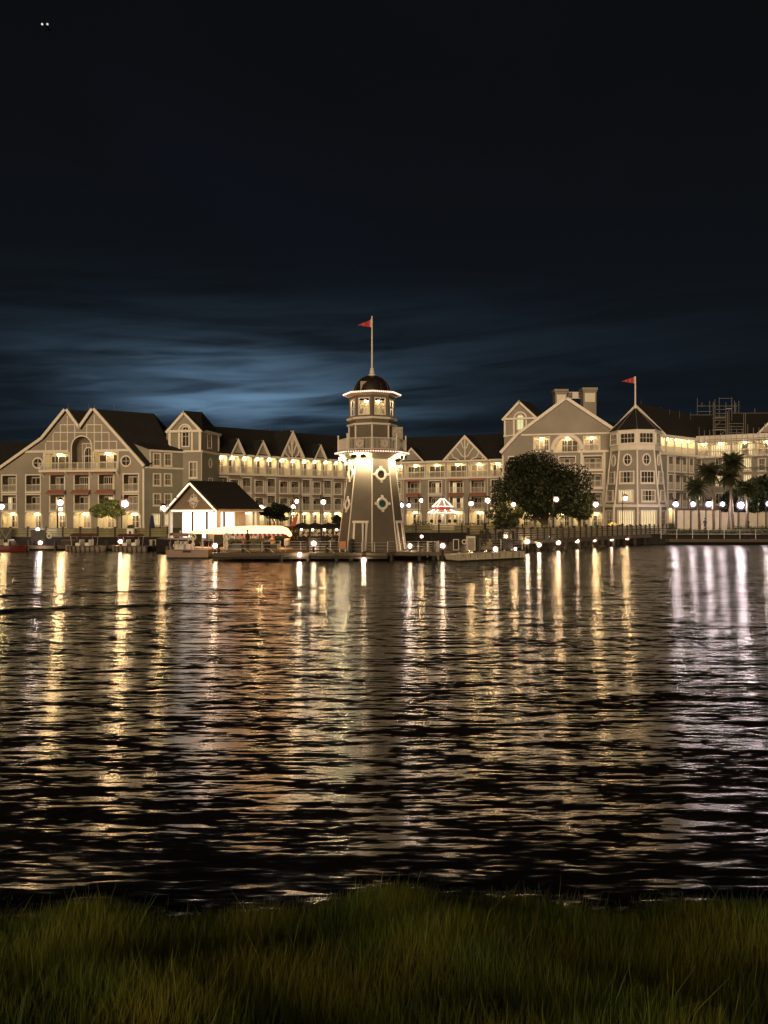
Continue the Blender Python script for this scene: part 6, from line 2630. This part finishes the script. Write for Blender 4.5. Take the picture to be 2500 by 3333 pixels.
palm('shortest palm, its round crown just right of the octagonal tower', (PX(2277, 103), 103, 1.45), (PX(2265, 103), 103, PZ(1588, 103)), 1.75, 1)
palm('middle palm with a shaggy crown before the scaffold', (PX(2324, 104), 104, 1.45), (PX(2311, 104), 104, PZ(1540, 104)), 1.75, 2)
palm('tallest palm, straight trunk on the left of a crossing pair', (PX(2370, 104.5), 104.5, 1.45), (PX(2383, 104.5), 104.5, PZ(1508, 104.5)), 1.75, 3)
palm('palm with the shaggy crown just under the tallest one', (PX(2387, 103.5), 103.5, 1.45), (PX(2372, 103.5), 103.5, PZ(1553, 103.5)), 1.5, 4)
palm('low palm in front of the dark trees near the right edge', (PX(2428, 103), 103, 1.45), (PX(2431, 103), 103, PZ(1592, 103)), 1.6, 5)


def hedge(lab, x0, x1, Y, z0_, h, w_, m_, seed, dens=60, group='hedges and shrub rows'):
    X0, X1 = PX(x0, Y), PX(x1, Y)
    th = thing('hedge', lab, 'hedge', ((X0 + X1) / 2, Y, z0_), group)
    rg = random.Random(seed)
    L_ = X1 - X0
    k_ = max(3, int(L_ / (h * .8)))
    lumps = [((X0 + L_ * (i + .5) / k_, Y + rg.uniform(-.1, .1), z0_ + h * rg.uniform(.42, .55)), (h * .7, w_ / 2, h * rg.uniform(.42, .58))) for i in range(k_)]
    link('foliage', leaf_mesh('foliage', lumps, int(L_ * dens), .22, m_, ORI[th.name], seed), th)
    mb = MB()
    mb.box(((X0 + X1) / 2, Y, z0_ + h * .3), (L_ * .98, w_ * .5, h * .5))
    mb.build('stems', M_DWOOD, th)


hedge('long low dark hedge before the twin-gabled block', -60, 545, 104, 1.5, .55, .9, M_LEAF, 1)
hedge('bushy dark shrub row left of the round tent', 1352, 1400, 110, 1.6, 1.35, 1.2, M_LEAF, 2, 140)
hedge('dark rounded shrubs between the round tent and the big tree', 1498, 1612, 107.5, 1.55, 1.3, 1.3, M_LEAF, 3, 140)
hedge('low hedge under the largest tree', 1612, 1990, 104.5, 1.5, .5, .9, M_LEAF, 4)
hedge('black clipped hedge at the foot of the octagonal tower', 2068, 2168, 104.5, 1.5, .55, 1.0, M_LEAF, 5, 110)
hedge('grass-green low hedge right of the octagonal tower', 2168, 2238, 104, 1.5, .45, 1.2, M_LEAF2, 6, 110)
hedge('scrubby planting along the right seawall', 2180, 2560, 101.5, 1.2, .75, 1.6, M_LEAF2, 7, 70)
hedge('low green planting under the hoarding on the right', 2390, 2560, 108.5, 1.6, .7, 1.2, M_LEAF2, 8, 90)
# planter in the left fence
mb, m2 = MB(), MB()
px_, Yp = PX(428, 87.9), 87.7
mb.box((px_, Yp, 1.85), (.75, .6, .95))
m2.box((px_, Yp - .31, 1.8), (.26, .03, .42))
th = simple('planter', 'white planter box with a leafy plant on the left fence line', 'planter', (('box', mb, M_WHITE), ('inset', m2, M_DWOOD)), (px_, Yp, BZ))
link('plant', leaf_mesh('plant', [((px_, Yp, 2.5), (.42, .35, .25))], 260, .16, M_LEAF2, ORI[th.name], 4), th)
mb, m2, m3 = MB(), MB(), MB()
p = P(1995, 1706, 103)
m2.lathe((p.x, p.y, 0), [(.75, p.z - .28), (.72, p.z - .1), (.25, p.z + .22), (.03, p.z + .3)], 8, .2, False)
mb.tube((p.x, p.y, 1.3), (p.x, p.y, p.z + .5), .035, .035, 6)
m3.lathe((p.x, p.y, 0), [(.28, 1.32), (.28, 1.42)], 10)
simple('patio_umbrella', 'small pale yellow umbrella behind the pier fence by the octagonal tower', 'umbrella', (('canopy', m2, mat('yellow_cloth', (.62, .52, .22), .8, .06)), ('pole', mb, M_STEEL), ('base', m3, M_STEEL)), (p.x, p.y, 1.3))

# ------------------------------------------------------------------ people
def person_mesh(pose, shirt, trousers):
    bm_v, bm_e, rads = [], [], []

    def jn(x, y, z, r):
        bm_v.append((x, y, z))
        rads.append(r)
        return len(bm_v) - 1

    def ch(*ids):
        for a, b_ in zip(ids[:-1], ids[1:]):
            bm_e.append((a, b_))

    pel = jn(0, 0, .95 if pose != 'sit' else .52, .15)
    wst = jn(0, .0, bm_v[pel][2] + .18, .135)
    cst = jn(0, .01, bm_v[pel][2] + .42, .165)
    nk = jn(0, 0, bm_v[pel][2] + .60, .06)
    hd0 = jn(0, -.015, bm_v[pel][2] + .68, .085)
    hd1 = jn(0, -.01, bm_v[pel][2] + .80, .098)
    ch(pel, wst, cst, nk, hd0, hd1)
    for s in (-1, 1):
        sh_ = jn(.19 * s, 0, bm_v[cst][2] + .08, .06)
        if pose == 'sit':
            el_ = jn(.25 * s, -.08, bm_v[sh_][2] - .28, .045)
            wr_ = jn(.16 * s, -.3, bm_v[sh_][2] - .3, .035)
        else:
            el_ = jn(.26 * s, .02, bm_v[sh_][2] - .29, .045)
            wr_ = jn(.25 * s, -.08, bm_v[sh_][2] - .53, .035)
        hn = jn(bm_v[wr_][0], bm_v[wr_][1] - .05, bm_v[wr_][2] - .06, .038)
        ch(cst, sh_, el_, wr_, hn)
        if pose == 'sit':
            kn = jn(.12 * s, -.42, .50, .075)
            an = jn(.12 * s, -.40, .10, .05)
            ft = jn(.12 * s, -.56, .05, .045)
            hp = jn(.10 * s, -.05, .52, .10)
        else:
            st = .12 * s if pose == 'walk' else .02
            hp = jn(.09 * s, 0, .88, .10)
            kn = jn(.10 * s, -st * .8 - .02, .50, .07)
            an = jn(.10 * s, st * 1.2, .10, .05)
            ft = jn(.11 * s, st * 1.2 - .13, .045, .045)
        ch(pel, hp, kn, an, ft)
    me = bpy.data.meshes.new('person_skeleton')
    me.from_pydata(bm_v, bm_e, [])
    o = bpy.data.objects.new('person_skeleton', me)
    COL.objects.link(o)
    sk = o.modifiers.new('skin', 'SKIN')
    sk.use_smooth_shade = True
    for i, r in enumerate(rads):
        me.skin_vertices[0].data[i].radius = (r, r * .85)
    me.skin_vertices[0].data[0].use_root = True
    o.modifiers.new('sub', 'SUBSURF').levels = 1
    dg = bpy.context.evaluated_depsgraph_get()
    dg.update()
    out = bpy.data.meshes.new_from_object(o.evaluated_get(dg))
    out.name = 'person'
    bpy.data.objects.remove(o)
    out.materials.clear()
    for m_ in (M_SKIN, shirt, trousers):
        out.materials.append(m_)
    hip, neck = bm_v[pel][2], bm_v[nk][2]
    for p in out.polygons:
        c = p.center
        r_ = math.hypot(c.x, c.y)
        i = 0
        if c.z < hip + .03 and (pose == 'sit' or abs(c.x) < .2) and c.z > .09:
            i = 2
        elif hip + .03 <= c.z < neck - .01 and not (abs(c.x) > .21 and c.z < neck - .42):
            i = 1
        elif c.z <= .09:
            i = 2
        p.material_index = i
    return out, bm_v[hd1]


PM = {}


def person(lab, x, Y, zf, pose, shirt, rz=0.0, group=None, s=1.0, trousers=M_BLACK):
    key = (pose, shirt.name, trousers.name)
    if key not in PM:
        PM[key] = person_mesh(pose, shirt, trousers)
    me, hd = PM[key]
    o = link('person', me, None, (PX(x, Y), Y, zf), rz)
    o.scale = (s, s, s)
    tag(o, lab, 'person', group)
    ORI[o.name] = Vector((0, 0, 0))
    if 'hair' not in PM:
        mb = MB()
        mb.ball((0, .02, .02), .115, 9, 7)
        PM['hair'] = mb.mesh('hair', M_HAIR, smooth=True)
    link('hair', PM['hair'], o, (hd[0], hd[1] + .015, hd[2] + .02))
    return o


M_SH1 = mat('black_shirt', (.02, .02, .022), .8, .2)
M_SH2 = mat('red_shirt', (.10, .03, .025), .8, .1)
M_SH3 = mat('pale_shirt', (.22, .19, .15), .8, .1)
M_SH4 = mat('teal_shirt', (.03, .05, .055), .8, .1)
person('person in dark clothes standing before the hoarding between palms', 2295, 106, 1.5, 'stand', M_SH1, PI)
person('person in dark clothes standing among the planting near the right edge', 2435, 105, 1.5, 'stand', M_SH1, .4)
for x, lab, sh_ in ((795, 'passenger in a red shirt seated in the launch', M_SH2), (826, 'passenger in a teal shirt seated in the launch', M_SH4), (856, 'passenger in dark clothes seated in the launch', M_SH1), (886, 'crew member in a pale shirt seated at the stern of the launch', M_SH3)):
    person(lab, x, 73.0, .62, 'sit', sh_, .3)
for x, Y, lab, sh_, rz in ((950, 75.5, 'person in black standing at the stern of the launch, left of two', M_SH1, .8), (962, 76.0, 'person in black standing at the stern of the launch, right of two', M_SH1, -.5), (806, 70.9, 'person in dark clothes standing behind the pale pipe railing', M_SH1, 2.5)):
    person(lab, x, Y, DK, 'stand', sh_, rz)
for i, x in enumerate((988, 1003, 1016, 1038, 1053, 1066, 1081, 1095, 1108)):
    person(('diner in black farthest left on the terrace', 'diner in teal by the leftmost terrace table', 'diner in a pale shirt right of the leftmost terrace table', 'diner in dull red left of the middle terrace table', 'diner in black at the middle terrace table', 'second diner in black right of the middle terrace table', 'diner in a pale shirt left of the rightmost terrace table', 'diner in dull red at the rightmost terrace table', 'diner in black seated nearest the lighthouse')[i], x, 78.4 + (i * 37 % 10) * .2, DK, 'sit', (M_SH1, M_SH4, M_SH3, M_SH2)[i % 4] if i != 5 else M_SH1, i * 1.3, 'diners on the terrace')
for i, x in enumerate((996, 1045, 1088)):
    th = thing('table', ('round terrace table nearest the tall drum', 'middle round terrace table', 'round terrace table nearest the lighthouse')[i], 'table', (PX(x, 79.5), 79.5, DK), 'terrace tables')
    mb = MB()
    mb.lathe((PX(x, 79.5), 79.5, 0), [(.5, DK + .72), (.5, DK + .76)], 12)
    mb.build('tabletop', M_WOOD, th)
    mb = MB()
    mb.lathe((PX(x, 79.5), 79.5, 0), [(.25, DK), (.05, DK + .05), (.05, DK + .72)], 8)
    mb.build('pedestal', M_IRON, th)

# ------------------------------------------------------------------ small dock clutter
Yd = 67.0
for i, (x, lab) in enumerate(((870, 'round dark litter bin on the dock behind the pale railing'), (1080, 'round dark litter bin beside the lighthouse railing'), (1290, 'round dark litter bin right of the lighthouse foot'))):
    th = thing('litter_bin', lab, 'bin', (PX(x, Yd + 3), Yd + 3, DK), 'litter bins on the dock')
    mb = MB()
    mb.lathe((PX(x, Yd + 3), Yd + 3, 0), [(.27, DK), (.3, DK + .8)], 12)
    mb.build('body', M_DWOOD, th)
    mb = MB()
    mb.lathe((PX(x, Yd + 3), Yd + 3, 0), [(.33, DK + .8), (.3, DK + .9), (.12, DK + .98)], 12)
    mb.build('lid', M_STEEL, th)
for i, (x, lab) in enumerate(((712, 'mooring post with rope at the left corner of the dock'), (790, 'mooring post with rope in front of the launch cabin'), (868, 'mooring post with rope near the launch stern'), (1064, 'mooring post with rope left of the lighthouse'))):
    th = thing('mooring_post', lab, 'post', (PX(x, 66.3), 66.3, DK), 'mooring posts along the dock edge')
    mb = MB()
    mb.lathe((PX(x, 66.3), 66.3, 0), [(.12, DK), (.11, DK + .55), (.15, DK + .6), (.04, DK + .68)], 9)
    mb.build('post', M_DWOOD, th)
    mb = MB()
    q0 = Vector((PX(x, 66.3), 66.2, DK + .4))
    pts = [q0 + Vector((.18 * t, -.25 * math.sin(t * .9), -.12 * t * t * .25)) for t in (0, 1, 2, 3, 4)]
    mb.path(pts, .025, 5)
    mb.build('rope', M_CREAM, th)
for i, x in enumerate((770, 822, 874)):
    mb = MB()
    p = Vector((PX(x, 71.75), 71.75, .42))
    mb.lathe(p, [(.03, -.34), (.12, -.26), (.12, .22), (.03, .3)], 8)
    mb.build('fender', M_WHITE, FB)
for i, (x, Y, lab) in enumerate(((1470, 71, 'stacked dark crates left of the small sign frame'), (1588, 72, 'stacked dark crates behind the middle of the white float'))):
    th = thing('crate_stack', lab, 'crates', (PX(x, Y), Y, DK), 'crates on the dock')
    for q, (dx, z_, w_) in enumerate(((0, .2, .6), (.1, .58, .55), (-.5, .18, .5))):
        mb = MB()
        mb.box((PX(x, Y) + dx, Y, DK + z_), (w_, .5, .36), .1 * q)
        mb.build('crate', M_WOOD, th)

# ------------------------------------------------------------------ aircraft lights, upper left
Y = 620
p = P(160, 97, Y)
M_PLANE = mat('aircraft_grey', (.012, .013, .016), .8, .1)
AC = thing('aircraft', 'distant aircraft showing two small lights high in the dark sky', 'aircraft', (p.x, p.y, p.z))
mb = MB()
mb.tube((p.x, p.y - 6, p.z), (p.x, p.y + 1, p.z), 0.5, .3, 12)
mb.ball((p.x, p.y - 6, p.z), 0.5, 10, 6)
mb.build('fuselage', M_PLANE, AC)
for s in (-1, 1):
    mb = MB()
    mb.prism([(p.x + s * .8, p.y - 1, p.z - .2), (p.x + s * 3, p.y - 1, p.z - .2), (p.x + s * 3, p.y, p.z - .2), (p.x + s * .4, p.y + 1, p.z - .2)], (0, 0, .12))
    mb.build('wing', M_PLANE, AC)
for dx, c_, nm in ((-2.3, (.80, .84, .92), 'white_landing_glow'), (1.9, (.55, .80, .62), 'greenish_landing_glow')):
    mb = MB()
    mb.ball((p.x + dx, p.y - 7.5, p.z - .3), .8, 10, 6)
    mb.build('landing_light', glow_mat(nm, c_, 1.0), AC)

# ------------------------------------------------------------------ near bank and tall grass
def bank_edge(x):
    """how far out the bank runs at x"""
    return 8.05 - .30 * math.exp(-((x + 2.6) / 1.5) ** 2) + .07 * math.exp(-((x - .3) / .9) ** 2) - .08 * math.exp(-((x - 2.6) / .8) ** 2) + .12 * math.sin(x * 1.7) + .08 * math.sin(x * 4.3 + 1)


def bank_z(x, y):
    e = bank_edge(x)
    t = e - y
    return max(-.4, .05 + t * .20 + .05 * math.sin(x * 2.1 + y) + .04 * math.sin(y * 3.3 - x)) if t > -.6 else -.4


mb = MB()
NX, NY = 200, 44
for j in range(NY + 1):
    for i in range(NX + 1):
        x = -40 + 80 * i / NX
        y = -2 + 12 * j / NY
        mb.v.append(Vector((x, y, bank_z(x, y))))
for j in range(NY):
    for i in range(NX):
        a = j * (NX + 1) + i
        mb.f.append((a, a + 1, a + NX + 2, a + NX + 1))
struct(mb, 'near_bank', mat('dark_soil', (.018, .015, .009), .9, .4, 5, bump=.8), True)

NB = 190000
rg = np.random.default_rng(5)
gx = rg.uniform(-4.6, 4.6, NB)
gy = rg.uniform(3.6, 8.7, NB)
be = np.array([bank_edge(x) for x in gx])
edge = be - gy
cl_ = np.sin(gx * 3.1 + 1.3 * np.sin(gy * 2.3)) * np.cos(gy * 2.7 + gx) * .5 + .5
keep = (edge > -.45) & (rg.uniform(size=NB) < np.clip(edge * 1.5 + .35, .05, 1) * (.7 + .3 * cl_)) & (np.abs(gx) < gy * .56 + .5)
gx, gy, cl_, edge = gx[keep], gy[keep], cl_[keep], edge[keep]
n = len(gx)
gz = np.array([bank_z(x, y) for x, y in zip(gx, gy)]) - .02
h = rg.uniform(.15, .35, n) * (.78 + .3 * cl_) * np.clip(.6 + edge * .5, .4, 1)
tall = rg.uniform(size=n) < .015
h = np.where(tall, h * 1.6, h)
an = rg.uniform(0, 2 * PI, n)
bent = rg.uniform(size=n) < .13
le = np.where(bent, rg.uniform(.6, 1.1, n), rg.uniform(.0, .42, n)) * h
h = np.where(bent, h * .8, h)
wind = np.array([.06, .02])
dxy = np.stack([np.cos(an) * le + wind[0] * h, np.sin(an) * le + wind[1] * h], 1)
wd = rg.uniform(.0014, .0032, n)
pa_ = rg.uniform(-.7, .7, n)
wx, wy = np.cos(pa_) * wd, np.sin(pa_) * wd
b0 = np.stack([gx, gy, gz], 1)
m0 = b0 + np.stack([dxy[:, 0] * .35, dxy[:, 1] * .35, h * .55], 1)
t0 = b0 + np.stack([dxy[:, 0], dxy[:, 1], h * .98], 1)
wv = np.stack([wx, wy, np.zeros(n)], 1)
V = np.stack([b0 - wv, b0 + wv, m0 - wv * .8, m0 + wv * .8, t0], 1).reshape(-1, 3)
me = bpy.data.meshes.new('tall_grass')
me.vertices.add(n * 5)
me.vertices.foreach_set('co', V.ravel())
idx = np.arange(n)[:, None] * 5
quads = np.concatenate([idx + np.array([0, 1, 3, 2]), idx + np.array([2, 3, 4])], 1).ravel()
me.loops.add(n * 7)
me.loops.foreach_set('vertex_index', quads)
me.polygons.add(n * 2)
ls = np.stack([np.arange(n) * 7, np.arange(n) * 7 + 4], 1).ravel()
me.polygons.foreach_set('loop_start', ls)
me.update(calc_edges=True)
att = me.attributes.new('tint', 'FLOAT', 'FACE')
att.data.foreach_set('value', np.repeat(np.clip(rg.normal(.5, .22, n) + (cl_ - .5) * .4, 0, 1), 2))
M_GRASS = mat('tall_grass_blades', (.100, .185, .034), .6, .3, 1.1, col2=(.275, .275, .050))
nt = M_GRASS.node_tree
bs = nt.nodes['Principled BSDF']
at = nt.nodes.new('ShaderNodeAttribute')
at.attribute_name = 'tint'
src = bs.inputs['Base Color'].links[0].from_socket
mx = nt.nodes.new('ShaderNodeMix')
mx.data_type = 'RGBA'
mx.blend_type = 'MULTIPLY'
mx.inputs[0].default_value = 1.0
nt.links.new(src, mx.inputs[6])
rp = nt.nodes.new('ShaderNodeValToRGB')
rp.color_ramp.elements[0].color = (.45, .5, .4, 1)
rp.color_ramp.elements[1].color = (1.7, 1.6, 1.1, 1)
nt.links.new(at.outputs['Fac'], rp.inputs[0])
nt.links.new(rp.outputs[0], mx.inputs[7])
nt.links.new(mx.outputs[2], bs.inputs['Base Color'])
me.materials.append(M_GRASS)
tag(link('grass', me), 'tall dark green and olive grass covering the near bank', 'grass', kind='stuff')
